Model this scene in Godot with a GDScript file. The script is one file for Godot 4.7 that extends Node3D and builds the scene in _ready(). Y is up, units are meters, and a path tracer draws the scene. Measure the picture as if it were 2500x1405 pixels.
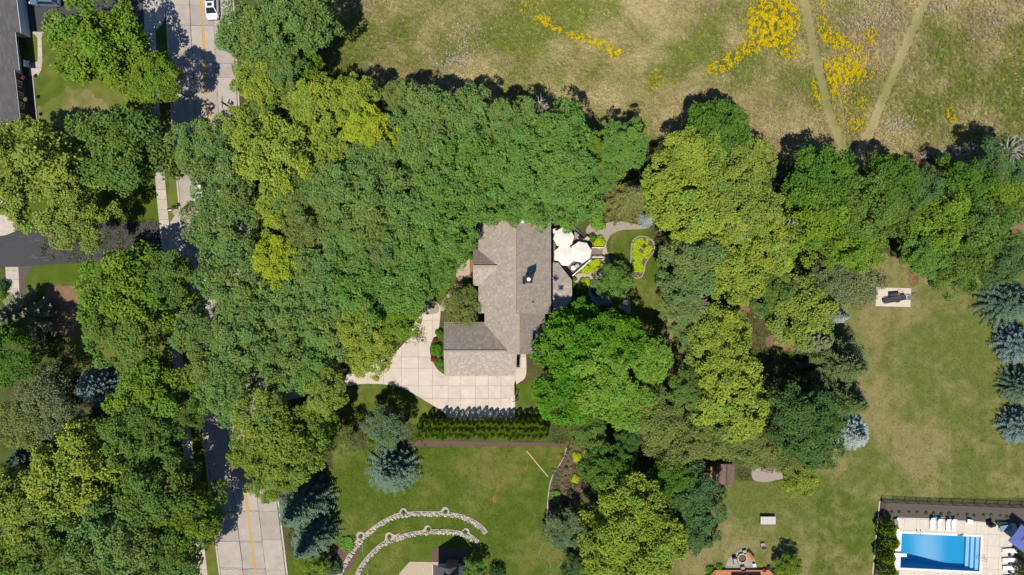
extends Node3D
# Aerial view of a wooded suburban block. Pixel figures (x, y) are those of the photograph, 16 px to a metre on the ground.

const CAM_H := 104.0
var rng := RandomNumberGenerator.new()
var M := {}
var used := {}

func at(x: float, y: float, h := 0.0) -> Vector3:
	var k := (1.0 - h / CAM_H) / 16.0
	return Vector3((x - 1250.0) * k, h, (y - 702.5) * k)

func g2(x: float, y: float) -> Vector2:
	return Vector2((x - 1250.0) / 16.0, (y - 702.5) / 16.0)

func poly(a: Array, h := 0.0) -> PackedVector2Array:
	var k := (1.0 - h / CAM_H) / 16.0
	var p := PackedVector2Array()
	for i in range(0, a.size(), 2):
		p.append(Vector2((a[i] - 1250.0) * k, (a[i + 1] - 702.5) * k))
	return p

func rnd(a: float, b: float) -> float:
	return rng.randf_range(a, b)

# ---------------------------------------------------------------- materials
func lin(r: float, g: float, b: float) -> Color:
	return Color(r, g, b).linear_to_srgb()

func mat(key: String, c: Color, rough := 0.85, opts := {}) -> StandardMaterial3D:
	var m := StandardMaterial3D.new()
	m.resource_name = key
	m.albedo_color = c
	m.roughness = rough
	m.metallic_specular = 0.35
	for k in opts:
		m.set(k, opts[k])
	M[key] = m
	return m

func noise_tex(seed_: int, freq: float, ramp: Array, size := 512, oct := 4) -> NoiseTexture2D:
	var n := FastNoiseLite.new()
	n.seed = seed_
	n.frequency = freq
	n.fractal_octaves = oct
	n.fractal_gain = 0.6
	var t := NoiseTexture2D.new()
	t.width = size
	t.height = size
	t.seamless = true
	t.noise = n
	var g := Gradient.new()
	var off := PackedFloat32Array()
	var col := PackedColorArray()
	for i in ramp.size():
		off.append(float(i) / (ramp.size() - 1))
		col.append(ramp[i])
	g.offsets = off
	g.colors = col
	t.color_ramp = g
	return t

func grainy(key: String, c: Color, seed_: int, freq: float, lo: float, hi: float, scale: float, rough := 0.9, bump := 0.0) -> StandardMaterial3D:
	# a surface colour broken up by a world-mapped mottle; lo and hi multiply the colour
	var l := Color(lo, lo, lo)
	var h := Color(hi, hi, hi)
	var m := mat(key, c, rough)
	m.albedo_texture = noise_tex(seed_, freq, [l, l.lerp(h, 0.45), l.lerp(h, 0.6), h])
	m.uv1_triplanar = true
	m.uv1_world_triplanar = true
	m.uv1_scale = Vector3.ONE * scale
	if bump > 0.0:
		m.heightmap_enabled = true
		m.heightmap_texture = noise_tex(seed_ + 7, freq * 2.0, [Color.BLACK, Color.WHITE])
		m.heightmap_scale = bump
	return m

# ---------------------------------------------------------------- naming
func tag(o: Node3D, label := "", category := "", group := "", kind := "") -> Node3D:
	for p in [["label", label], ["category", category], ["group", group], ["kind", kind]]:
		if p[1] != "":
			o.set_meta(p[0], p[1])
	return o

func numbered(n: String) -> String:
	used[n] = used.get(n, -1) + 1
	return n if used[n] == 0 else "%s_%03d" % [n, used[n]]

func thing(n: String, label: String, category: String, where := Vector3.ZERO, turn := 0.0, group := "") -> Node3D:
	var o := Node3D.new()
	o.name = numbered(n)
	add_child(o)
	o.position = where
	o.rotation.y = turn
	return tag(o, label, category, group)

func part(parent: Node3D, n: String, mesh: Mesh, m: Material, where := Vector3.ZERO, kind := "") -> MeshInstance3D:
	var o := MeshInstance3D.new()
	o.mesh = mesh
	o.name = n
	if m:
		o.material_override = m
	parent.add_child(o, true)
	o.position = where
	if kind != "":
		o.set_meta("kind", kind)
	return o

func struct(n: String, mesh: Mesh, m: Material, where := Vector3.ZERO) -> MeshInstance3D:
	var o := MeshInstance3D.new()
	o.mesh = mesh
	o.name = numbered(n)
	o.material_override = m
	add_child(o)
	o.position = where
	o.set_meta("kind", "structure")
	return o

func copy(o: Node3D, base: String) -> Node3D:
	var c: Node3D = o.duplicate()
	c.name = numbered(base)
	add_child(c)
	return c

# ---------------------------------------------------------------- mesh builder
class MB:
	var st := SurfaceTool.new()
	var col := Color.WHITE
	func _init() -> void:
		st.begin(Mesh.PRIMITIVE_TRIANGLES)
		st.set_smooth_group(-1)
	func tri(a: Vector3, b: Vector3, c: Vector3) -> void:
		st.set_color(col)
		st.add_vertex(a)
		st.set_color(col)
		st.add_vertex(b)
		st.set_color(col)
		st.add_vertex(c)
	func quad(a: Vector3, b: Vector3, c: Vector3, d: Vector3) -> void:
		tri(a, b, c)
		tri(a, c, d)
	func up_tri(a: Vector3, b: Vector3, c: Vector3) -> void:
		if (c - a).cross(b - a).y >= 0.0:
			tri(a, b, c)
		else:
			tri(a, c, b)
	func box(t: Transform3D, s: Vector3, bev := 0.0) -> void:
		# centred box with chamfered upper edges
		var h := s * 0.5
		var lo := [Vector3(-h.x, -h.y, -h.z), Vector3(h.x, -h.y, -h.z), Vector3(h.x, -h.y, h.z), Vector3(-h.x, -h.y, h.z)]
		var mid := []
		var top := []
		for v in lo:
			mid.append(Vector3(v.x, h.y - bev, v.z))
			top.append(Vector3(v.x - signf(v.x) * bev, h.y, v.z - signf(v.z) * bev))
		for i in 4:
			var j: int = (i + 1) % 4
			quad(t * lo[i], t * lo[j], t * mid[j], t * mid[i])
			if bev > 0.0:
				quad(t * mid[i], t * mid[j], t * top[j], t * top[i])
		quad(t * top[0], t * top[1], t * top[2], t * top[3])
		quad(t * lo[3], t * lo[2], t * lo[1], t * lo[0])
	func bar(a: Vector3, b: Vector3, w: float, h: float, up := Vector3.UP) -> void:
		var d := (b - a)
		var l := d.length()
		if l < 1e-5:
			return
		d /= l
		if absf(d.dot(up)) > 0.98:
			up = Vector3.RIGHT
		var x := d.cross(up).normalized()
		var y := x.cross(d)
		box(Transform3D(Basis(x, y, -d), (a + b) * 0.5), Vector3(w, h, l))
	func tube(pts: Array, radii: Array, n := 6, cap := true) -> void:
		var rings := []
		for i in pts.size():
			var d: Vector3 = (pts[mini(i + 1, pts.size() - 1)] - pts[maxi(i - 1, 0)]).normalized()
			var x := d.cross(Vector3.UP if absf(d.y) < 0.95 else Vector3.RIGHT).normalized()
			var y := x.cross(d)
			var ring := []
			for k in n:
				var a := TAU * k / n
				ring.append(pts[i] + (x * cos(a) + y * sin(a)) * radii[i])
			rings.append(ring)
		for i in pts.size() - 1:
			for k in n:
				var j: int = (k + 1) % n
				quad(rings[i][k], rings[i + 1][k], rings[i + 1][j], rings[i][j])
		if cap:
			for k in range(1, n - 1):
				tri(rings[-1][0], rings[-1][k + 1], rings[-1][k])
				tri(rings[0][0], rings[0][k], rings[0][k + 1])
	func disc(c: Vector3, r: float, n := 16) -> void:
		for k in n:
			up_tri(c, c + Vector3(cos(TAU * k / n), 0, sin(TAU * k / n)) * r, c + Vector3(cos(TAU * (k + 1) / n), 0, sin(TAU * (k + 1) / n)) * r)
	func slab(p: PackedVector2Array, y0: float, y1: float, bev := 0.0) -> void:
		# a plate over outline p between y0 and y1
		var q := p.duplicate()
		if Geometry2D.is_polygon_clockwise(q):
			q.reverse()
		var inner := q
		if bev > 0.0:
			var o := Geometry2D.offset_polygon(q, -bev)
			if o.size() == 1 and o[0].size() == q.size():
				inner = o[0]
				if Geometry2D.is_polygon_clockwise(inner):
					inner.reverse()
				var best := 0
				for i in inner.size():
					if inner[i].distance_to(q[0]) < inner[best].distance_to(q[0]):
						best = i
				var turned := PackedVector2Array()
				for i in inner.size():
					turned.append(inner[(i + best) % inner.size()])
				inner = turned
			else:
				bev = 0.0
		var ix := Geometry2D.triangulate_polygon(inner)
		for i in range(0, ix.size(), 3):
			var a := inner[ix[i]]
			var b := inner[ix[i + 1]]
			var c := inner[ix[i + 2]]
			up_tri(Vector3(a.x, y1, a.y), Vector3(b.x, y1, b.y), Vector3(c.x, y1, c.y))
		for i in q.size():
			var j: int = (i + 1) % q.size()
			var a := Vector3(q[i].x, y1 - bev, q[i].y)
			var b := Vector3(q[j].x, y1 - bev, q[j].y)
			if y1 - bev > y0:
				quad(a, b, Vector3(b.x, y0, b.z), Vector3(a.x, y0, a.z))
			if bev > 0.0:
				quad(Vector3(inner[i].x, y1, inner[i].y), Vector3(inner[j].x, y1, inner[j].y), b, a)
	func done() -> ArrayMesh:
		st.generate_normals()
		return st.commit()

func boxm(s: Vector3, bev := 0.0) -> ArrayMesh:
	var b := MB.new()
	b.box(Transform3D(), s, bev)
	return b.done()

func slabm(p: PackedVector2Array, y0: float, y1: float, bev := 0.0) -> ArrayMesh:
	var b := MB.new()
	b.slab(p, y0, y1, bev)
	return b.done()

func tubem(pts: Array, radii: Array, n := 8) -> ArrayMesh:
	var b := MB.new()
	b.tube(pts, radii, n)
	return b.done()

func smooth(pts: PackedVector2Array, closed := false, steps := 6) -> PackedVector2Array:
	var out := PackedVector2Array()
	var n := pts.size()
	for i in (n if closed else n - 1):
		var p0 := pts[(i - 1 + n) % n] if closed else pts[maxi(i - 1, 0)]
		var p1 := pts[i]
		var p2 := pts[(i + 1) % n]
		var p3 := pts[(i + 2) % n] if closed else pts[mini(i + 2, n - 1)]
		for k in steps:
			out.append(p1.cubic_interpolate(p2, p0, p3, float(k) / steps))
	if not closed:
		out.append(pts[n - 1])
	return out

func ribbon(line: PackedVector2Array, w: float) -> PackedVector2Array:
	var l := PackedVector2Array()
	var r := PackedVector2Array()
	for i in line.size():
		var d := (line[mini(i + 1, line.size() - 1)] - line[maxi(i - 1, 0)]).normalized().orthogonal() * w * 0.5
		l.append(line[i] + d)
		r.append(line[i] - d)
	r.reverse()
	l.append_array(r)
	return l

# ---------------------------------------------------------------- leaves
class Leaves:
	var v := PackedVector3Array()
	var n := PackedVector3Array()
	var c := PackedColorArray()
	var ix := PackedInt32Array()
	func leaf(p: Vector3, d: Vector3, nrm: Vector3, length: float, width: float, col: Color) -> void:
		var side := d.cross(nrm)
		if side.length_squared() < 1e-4:
			side = d.cross(Vector3(0.3, 0.2, 0.9))
		side = side.normalized() * width
		var up := side.cross(d).normalized()
		var k := v.size()
		var m := p + d * length * 0.5 + up * width * 0.35
		v.append(p)
		v.append(m + side)
		v.append(p + d * length)
		v.append(m - side)
		for i in 4:
			n.append(up)
			c.append(col)
		ix.append(k)
		ix.append(k + 3)
		ix.append(k + 2)
		ix.append(k)
		ix.append(k + 2)
		ix.append(k + 1)
	func mesh() -> ArrayMesh:
		var a := []
		a.resize(Mesh.ARRAY_MAX)
		a[Mesh.ARRAY_VERTEX] = v
		a[Mesh.ARRAY_NORMAL] = n
		a[Mesh.ARRAY_COLOR] = c
		a[Mesh.ARRAY_INDEX] = ix
		var m := ArrayMesh.new()
		m.add_surface_from_arrays(Mesh.PRIMITIVE_TRIANGLES, a)
		return m

func dir3() -> Vector3:
	var z := rnd(-1, 1)
	var a := rnd(0, TAU)
	var s := sqrt(1.0 - z * z)
	return Vector3(s * cos(a), z, s * sin(a))

func tone(base: float, spread: float, hue: float) -> Color:
	# leaf-to-leaf colour: lightness and a drift between yellowish and bluish green
	var k := clampf(base + rnd(-spread, spread), 0.2, 1.0)
	return Color(clampf(k * (1.0 + hue), 0, 1), k, clampf(k * (1.0 - hue), 0, 1))

func crown_mesh(seed_: int, lobes: int, tufts: int, leaves: int, tuft_r: float, leaf_l: float, flat: float, ragged: float, lobe_lo: float, lobe_hi: float) -> ArrayMesh:
	# crown of 5 m radius: lobes on limbs, tufts of leaves on each lobe
	rng.seed = seed_
	var L := Leaves.new()
	for i in lobes:
		var f := (i + 0.5) / lobes
		var y := lerpf(-0.3, 1.0, 1.0 - f)
		var a := i * 2.39996 + rnd(-0.4, 0.4)
		var s := sqrt(maxf(0.0, 1.0 - y * y))
		var d := Vector3(s * cos(a), y, s * sin(a))
		var lr := rnd(lobe_lo, lobe_hi)
		var dist := rnd(0.60, 0.80) * 5.0 * (1.0 + rnd(-ragged, ragged))
		var c := Vector3(d.x * dist, d.y * dist * flat, d.z * dist)
		var lobe_k := rnd(0.68, 0.82)
		var lobe_h := rnd(-0.12, 0.12)
		for j in tufts:
			var td := (dir3() + d * 0.55 + Vector3(0, 0.45, 0)).normalized()
			var tc := c + td * lr * rnd(0.72, 1.04) * Vector3(1, 0.8, 1)
			var tk := lobe_k + rnd(-0.08, 0.1)
			var th := lobe_h + rnd(-0.08, 0.08)
			for k in leaves:
				var ld := (dir3() + td * 0.35 + Vector3(0, 0.15, 0)).normalized()
				var p := tc + ld * tuft_r * rnd(0.45, 1.0)
				var nn := (Vector3(0, 0.7, 0) + td * 0.6 + dir3() * 0.85).normalized()
				var dd := (ld + dir3() * 0.6)
				dd = (dd - nn * dd.dot(nn)).normalized()
				L.leaf(p, dd, nn, leaf_l * rnd(0.75, 1.3), leaf_l * rnd(0.3, 0.45), tone(tk, 0.13, th))
	return L.mesh()

func conifer_mesh(seed_: int, height: float, radius: float, whorls: int, per: int, droop: float, needle: float, plush: float) -> ArrayMesh:
	# layered spruce: branches in whorls, each a spine with side sprays
	rng.seed = seed_
	var L := Leaves.new()
	for w in whorls:
		var f := float(w) / whorls
		var y := height * (0.06 + 0.92 * f)
		var reach := radius * pow(1.0 - f, 0.85) + 0.12
		var count := maxi(5, int(per * (1.0 - 0.45 * f)))
		for b in count:
			var a := TAU * (b + rnd(-0.3, 0.3)) / count + w * 0.9
			var out := Vector3(cos(a), 0, sin(a))
			var side := Vector3(-sin(a), 0, cos(a))
			var l := reach * rnd(0.72, 1.08)
			var hue := rnd(-0.08, 0.08)
			var k0 := rnd(0.62, 0.82)
			var steps := maxi(3, int(l / 0.2))
			var yy := y + rnd(-0.2, 0.2)
			for s in steps:
				var t := (s + 0.4) / steps
				var p := Vector3(0, yy, 0) + out * l * t + Vector3(0, -droop * l * t + 0.25 * l * t * t, 0)
				var sp := needle * (1.0 - 0.45 * t) * rnd(0.8, 1.2)
				for sd in [-1.0, 1.0]:
					var d: Vector3 = (out * 0.75 + side * sd * rnd(0.6, 1.0) + Vector3(0, rnd(-0.1, 0.25), 0)).normalized()
					L.leaf(p, d, (Vector3.UP + dir3() * 0.35).normalized(), sp, sp * plush, tone(k0 + 0.1 * t, 0.12, hue))
				var d2 := (out + Vector3(0, rnd(0.1, 0.6), 0) + side * rnd(-0.3, 0.3)).normalized()
				L.leaf(p, d2, (Vector3.UP + side * rnd(-0.8, 0.8)).normalized(), sp * 0.9, sp * plush, tone(k0 + 0.12 * t, 0.12, hue))
	for i in 14:
		L.leaf(Vector3(0, height * rnd(0.93, 0.98), 0), (Vector3.UP * rnd(0.3, 1.2) + dir3()).normalized(), dir3(), needle * 0.8, needle * plush, tone(0.8, 0.1, 0.0))
	return L.mesh()

func column_mesh(seed_: int, height: float, radius: float, count: int, leaf_l: float) -> ArrayMesh:
	# arborvitae: upright sprays packed over a pointed column
	rng.seed = seed_
	var L := Leaves.new()
	for i in count:
		var f := pow(rng.randf(), 0.8)
		var a := rnd(0, TAU)
		var r := radius * pow(sin(PI * clampf(0.22 + 0.78 * f, 0, 1)), 0.75) * (1.0 + 0.12 * sin(a * 5.0 + f * 9.0))
		var out := Vector3(cos(a), 0, sin(a))
		var p := out * r * rnd(0.85, 1.0) + Vector3(0, height * (0.03 + 0.94 * f), 0)
		var d := (out * rnd(0.35, 0.9) + Vector3.UP * rnd(0.4, 1.0) + dir3() * 0.3).normalized()
		L.leaf(p, d, (out + Vector3.UP * 0.6 + dir3() * 0.5).normalized(), leaf_l * rnd(0.7, 1.2), leaf_l * 0.3, tone(0.75, 0.18, rnd(-0.1, 0.1)))
	return L.mesh()

func shrub_mesh(seed_: int, count: int, leaf_l: float, lumps: int) -> ArrayMesh:
	# rounded bush of 1 m radius standing on the ground
	rng.seed = seed_
	var L := Leaves.new()
	var c := []
	for i in lumps:
		var a := i * 2.4 + rnd(-0.3, 0.3)
		var r := 0.55 * sqrt((i + 0.2) / lumps)
		c.append(Vector3(cos(a) * r, rnd(0.3, 0.55) * (1.1 - r), sin(a) * r))
	for i in count:
		var j := i % lumps
		var d := (dir3() + Vector3(0, 0.5, 0)).normalized()
		var p: Vector3 = c[j] + d * 0.45 * rnd(0.75, 1.05)
		p.y = maxf(p.y, 0.03)
		var nn := (d + Vector3(0, 0.5, 0) + dir3() * 0.6).normalized()
		var dd := dir3()
		dd = (dd - nn * dd.dot(nn)).normalized()
		L.leaf(p, dd, nn, leaf_l * rnd(0.7, 1.2), leaf_l * 0.4, tone(0.75, 0.16, rnd(-0.1, 0.1)))
	return L.mesh()

func trunk_mesh(seed_: int) -> ArrayMesh:
	# for a tree 12 m tall with a crown of 5 m: trunk, forks and limbs
	rng.seed = seed_
	var b := MB.new()
	b.tube([Vector3(0, -0.1, 0), Vector3(0, 0.4, 0), Vector3(0.08, 3, 0.05), Vector3(0.0, 6.0, -0.1), Vector3(0.1, 9.6, 0)], [0.42, 0.3, 0.24, 0.18, 0.05], 7)
	for i in 9:
		var a := i * 2.4 + rnd(-0.4, 0.4)
		var y := 3.6 + i * 0.55
		var l := rnd(2.4, 4.0) * (1.0 - i * 0.05)
		var o := Vector3(cos(a), 0, sin(a))
		var p0 := Vector3(0, y, 0)
		var p1 := p0 + o * l * 0.5 + Vector3(0, l * 0.35, 0)
		var p2 := p0 + o * l + Vector3(0, l * 0.85, 0)
		b.tube([p0, p1, p2], [0.12, 0.08, 0.025], 5, false)
		var q := p1 + (p2 - p1) * 0.3
		b.tube([q, q + Vector3(-o.z, 0.8, o.x).normalized() * l * 0.4], [0.06, 0.02], 4, false)
		b.tube([q, q + Vector3(o.z, 0.9, -o.x).normalized() * l * 0.4], [0.06, 0.02], 4, false)
	return b.done()

func bare_mesh(seed_: int) -> ArrayMesh:
	# leafless twiggy crown, 2 m across
	rng.seed = seed_
	var b := MB.new()
	for i in 14:
		var a := i * 2.4
		var o := Vector3(cos(a), rnd(0.5, 1.4), sin(a)).normalized()
		var e := o * rnd(1.0, 1.6)
		b.tube([Vector3.ZERO, e * 0.55 + dir3() * 0.1, e], [0.06, 0.04, 0.012], 4, false)
		for k in 4:
			var s := e * rnd(0.35, 0.9)
			b.tube([s, s + (o + dir3() * 0.9).normalized() * rnd(0.3, 0.6)], [0.028, 0.008], 3, false)
	return b.done()

# ---------------------------------------------------------------- the setting
const MEADOW := [800, -160, 2720, -160, 2720, 330, 2440, 400, 2100, 410, 1900, 400, 1700, 360, 1500, 350, 1300, 300, 1100, 260, 900, 215, 815, 180]
const NORTH_PATHS := [[1952, -160, 1963, 0, 1990, 130, 2022, 270, 2072, 400], [2320, -160, 2262, 0, 2196, 150, 2100, 375, 2072, 400]]
# greener growth round the flower patches: x, y, half-width, half-height, turn, flowers
const YELLOW := [[1885, 55, 66, 62, 0.0, 4600], [1850, 105, 45, 26, -0.5, 600], [1795, 140, 40, 20, -0.7, 420], [1755, 165, 34, 15, -0.3, 300], [1920, 125, 30, 22, 0, 350],
	[2055, 175, 48, 34, 0.1, 2300], [2010, 70, 16, 36, -0.2, 360], [2040, 100, 34, 22, 0.5, 420], [2080, 125, 44, 24, 0.6, 420], [2125, 90, 20, 22, 0.3, 200], [2030, 215, 20, 34, -0.2, 320],
	[2085, 250, 44, 60, 0, 330], [2090, 310, 30, 22, -0.3, 240], [1990, 235, 9, 40, -0.2, 170], [2318, 282, 11, 22, -0.3, 110], [2110, 180, 26, 22, 0, 130], [1600, 195, 22, 28, 0.2, 110],
	[1325, 52, 24, 14, 0.3, 240], [1358, 72, 16, 8, 0.5, 110], [1415, 92, 36, 12, 0.25, 240], [1465, 110, 30, 14, 0.3, 260], [1500, 130, 16, 16, 0.4, 240], [1290, 20, 30, 16, 0, 70], [2010, 10, 14, 16, 0, 80], [2040, 300, 14, 10, 0, 40]]
const WHITE := [[2150, 30, 60, 34, 0.3, 260], [2090, 55, 40, 20, 0.2, 120], [2290, 22, 40, 18, -0.3, 90], [2200, 305, 44, 20, -0.4, 170], [2330, 372, 60, 16, -0.3, 280], [2255, 378, 16, 10, 0, 120], [1140, 110, 50, 60, 0.3, 260], [1105, 150, 50, 24, 0, 150], [2420, 60, 30, 30, 0, 90], [2375, 75, 40, 40, 0, 60]]

var cover := PackedByteArray()
var site: Image
const SITE_X0 := -300.0
const SITE_Y0 := -200.0
const SITE_W := 1938
const SITE_H := 1128
const SITE_PX := 1.6   # photo pixels to a texel: 0.1 m

func site_map() -> void:
	# what grows where, as soft masks, then coloured with several scales of grain
	var cw := 310
	var ch := 181
	var cell := 10.0
	var classes := {}
	var areas := [
		["meadow", MEADOW],
		["green", [815, 1085, 900, 1100, 1385, 1085, 1340, 1200, 1335, 1290, 1420, 1420, 1420, 1560, 650, 1560, 690, 1405, 800, 1180]],
		["green", [820, 960, 950, 930, 1060, 990, 1060, 1030, 900, 1050, 830, 1020]],
		["green", [980, 640, 1130, 600, 1130, 720, 1060, 780, 960, 850, 900, 850]],
		["green", [1490, 560, 1590, 560, 1640, 720, 1640, 830, 1420, 830, 1430, 740, 1480, 690]],
		["green", [60, 70, 410, 70, 420, 540, 0, 545, 0, 320, 90, 320]],
		["green", [60, 640, 450, 640, 540, 1405, 540, 1600, 470, 1600, 180, 860, 60, 730]],
		["green", [1250, 940, 1340, 930, 1340, 1040, 1250, 1040]],
		["dry", [2100, 610, 2240, 640, 2720, 690, 2720, 1225, 2150, 1222, 2130, 1560, 1640, 1560, 1640, 1380, 1700, 1320, 1760, 1190, 1830, 1180, 1990, 1180, 1960, 1110, 1990, 970, 1990, 800, 2020, 730]],
		["half", [1990, 1190, 2150, 1222, 2130, 1560, 1985, 1560]],
		["dry", [408, 430, 434, 430, 448, 640, 408, 640]],
		["dry", [1610, 780, 1680, 780, 1680, 930, 1620, 920]],
		["dry", [85, 320, 95, 265, 130, 240, 165, 215, 215, 225, 260, 250, 300, 330, 200, 345]],
		["soil", [1890, 622, 1935, 618, 1935, 652, 1895, 655]],
		["soil", [2465, 545, 2560, 520, 2560, 580, 2475, 575]],
		["soil", [2235, 380, 2275, 378, 2275, 405, 2230, 408]],
		["soil", [1780, 712, 1835, 712, 1830, 770, 1790, 770]],
		["soil", [1870, 820, 1995, 820, 1990, 870, 1870, 850]],
		["soil", [110, 700, 215, 700, 215, 830, 120, 820]],
		["soil", [2220, 660, 2245, 660, 2235, 700, 2215, 698]],
	]
	for name_ in ["meadow", "green", "dry", "soil", "lush"]:
		classes[name_] = Image.create(cw, ch, false, Image.FORMAT_L8)
	for a in areas:
		var p := PackedVector2Array()
		for i in range(0, a[1].size(), 2):
			p.append(Vector2(a[1][i], a[1][i + 1]))
		var r := Rect2(p[0], Vector2.ZERO)
		for q in p:
			r = r.expand(q)
		for cy in range(maxi(0, int((r.position.y - SITE_Y0) / cell)), mini(ch, int((r.end.y - SITE_Y0) / cell) + 1)):
			for cx in range(maxi(0, int((r.position.x - SITE_X0) / cell)), mini(cw, int((r.end.x - SITE_X0) / cell) + 1)):
				if Geometry2D.is_point_in_polygon(Vector2(SITE_X0 + (cx + 0.5) * cell, SITE_Y0 + (cy + 0.5) * cell), p):
					for other in ["meadow", "green", "dry", "soil"]:
						var v := 1.0 if other == a[0] or (a[0] == "half" and other == "green") else (0.5 if a[0] == "half" and other == "dry" else 0.0)
						classes[other].set_pixel(cx, cy, Color(v, v, v))
	for yb in YELLOW:
		for cy in ch:
			for cx in range(maxi(0, int((yb[0] - SITE_X0) / cell) - 9), mini(cw, int((yb[0] - SITE_X0) / cell) + 10)):
				var d := Vector2(SITE_X0 + (cx + 0.5) * cell - yb[0], SITE_Y0 + (cy + 0.5) * cell - yb[1]).rotated(-yb[4])
				var k := 1.0 - Vector2(d.x / (yb[2] * 1.25), d.y / (yb[3] * 1.25)).length()
				if k > 0.0:
					classes.lush.set_pixel(cx, cy, Color(1, 1, 1) * minf(1.0, classes.lush.get_pixel(cx, cy).r + k * 1.2))
	var data := {}
	for k in classes:
		var im: Image = classes[k]
		im.resize(SITE_W, SITE_H, Image.INTERPOLATE_BILINEAR)
		data[k] = im.get_data()
	var nz := []
	for s in [[11, 0.35, 2], [12, 0.045, 4], [13, 0.011, 4], [14, 0.0045, 3]]:
		var n := FastNoiseLite.new()
		n.seed = s[0]
		n.frequency = s[1]
		n.fractal_octaves = s[2]
		nz.append(n.get_image(SITE_W, SITE_H).get_data())
	var fine: PackedByteArray = nz[0]
	var mid: PackedByteArray = nz[1]
	var big: PackedByteArray = nz[2]
	var huge: PackedByteArray = nz[3]
	var streak := FastNoiseLite.new()
	streak.seed = 21
	streak.frequency = 0.05
	var colu := PackedFloat32Array()
	var rowu := PackedFloat32Array()
	for x in SITE_W:
		colu.append(streak.get_noise_1d(x) * 0.5)
	for y in SITE_H:
		rowu.append(streak.get_noise_1d(y * 0.9 + 5000.0) * 0.5)
	var wm: PackedByteArray = data.meadow
	var wg: PackedByteArray = data.green
	var wd: PackedByteArray = data.dry
	var ws: PackedByteArray = data.soil
	var wl: PackedByteArray = data.lush
	var out := PackedByteArray()
	out.resize(SITE_W * SITE_H * 3)
	var table := PackedByteArray()   # linear 0..1 to sRGB bytes
	for i in 1025:
		table.append(int(round(255.0 * Color(i / 1024.0, 0, 0).linear_to_srgb().r)))
	var straw := Vector3(0.320, 0.272, 0.138)
	var tan_ := Vector3(0.265, 0.215, 0.118)
	var mgreen := Vector3(0.138, 0.165, 0.036)
	var lgreen := Vector3(0.066, 0.102, 0.014)
	var lgreen2 := Vector3(0.118, 0.128, 0.030)
	var dry1 := Vector3(0.104, 0.126, 0.030)
	var dry2 := Vector3(0.185, 0.165, 0.072)
	var soil := Vector3(0.19, 0.115, 0.070)
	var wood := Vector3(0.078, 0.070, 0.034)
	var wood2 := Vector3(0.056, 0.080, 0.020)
	var i := 0
	for y in SITE_H:
		for x in SITE_W:
			var f := fine[i] / 127.5 - 1.0
			var m := mid[i] / 127.5 - 1.0
			var b := big[i] / 127.5 - 1.0
			var h := huge[i] / 127.5 - 1.0
			var jag := m * 0.35 + f * 0.15
			var t := 0.5 + 1.2 * b + 0.9 * m + 0.5 * f
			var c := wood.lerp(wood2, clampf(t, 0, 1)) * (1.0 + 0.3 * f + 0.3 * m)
			var w := clampf((wm[i] / 255.0 + jag - 0.5) * 3.0 + 0.5, 0, 1)
			if w > 0.0:
				var lush := wl[i] / 255.0
				var px := SITE_X0 + x * SITE_PX
				var side := clampf((1050.0 - px) / 500.0, 0.0, 0.35) + clampf((px - 2180.0) / 500.0, 0.0, 0.32)
				var g := clampf(0.38 + side + 1.1 * h + 0.8 * b + 0.45 * m + lush * 0.7, 0, 1)
				var base := straw.lerp(tan_, clampf(0.5 + 1.4 * b - 0.6 * h, 0, 1)).lerp(mgreen, g)
				c = c.lerp(base * (1.0 + 0.22 * f + 0.18 * m), w)
			w = clampf((wg[i] / 255.0 + jag * 0.5 - 0.5) * 3.0 + 0.5, 0, 1)
			if w > 0.0:
				c = c.lerp(lgreen.lerp(lgreen2, clampf(0.3 + 1.0 * h + 0.8 * b + 0.4 * m + 0.5 * rowu[y], 0, 1)) * (1.0 + 0.13 * f + 0.12 * m), w)
			w = clampf((wd[i] / 255.0 + jag * 0.5 - 0.5) * 3.0 + 0.5, 0, 1)
			if w > 0.0:
				c = c.lerp(dry1.lerp(dry2, clampf(0.35 + 1.0 * h + 0.9 * b + 0.4 * m + 0.7 * colu[x], 0, 1)) * (1.0 + 0.13 * f + 0.12 * m), w)
			w = clampf((ws[i] / 255.0 + jag - 0.5) * 2.5 + 0.5, 0, 1)
			if w > 0.0:
				c = c.lerp(soil * (1.0 + 0.2 * f + 0.2 * m), w)
			var o := i * 3
			out[o] = table[int(clampf(c.x, 0, 1) * 1024.0)]
			out[o + 1] = table[int(clampf(c.y, 0, 1) * 1024.0)]
			out[o + 2] = table[int(clampf(c.z, 0, 1) * 1024.0)]
			i += 1
	cover = wm.duplicate()
	for k in range(0, cover.size()):
		cover[k] = maxi(maxi(wm[k], wg[k]), maxi(wd[k], ws[k]))
	site = Image.create_from_data(SITE_W, SITE_H, false, Image.FORMAT_RGB8, out)
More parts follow.
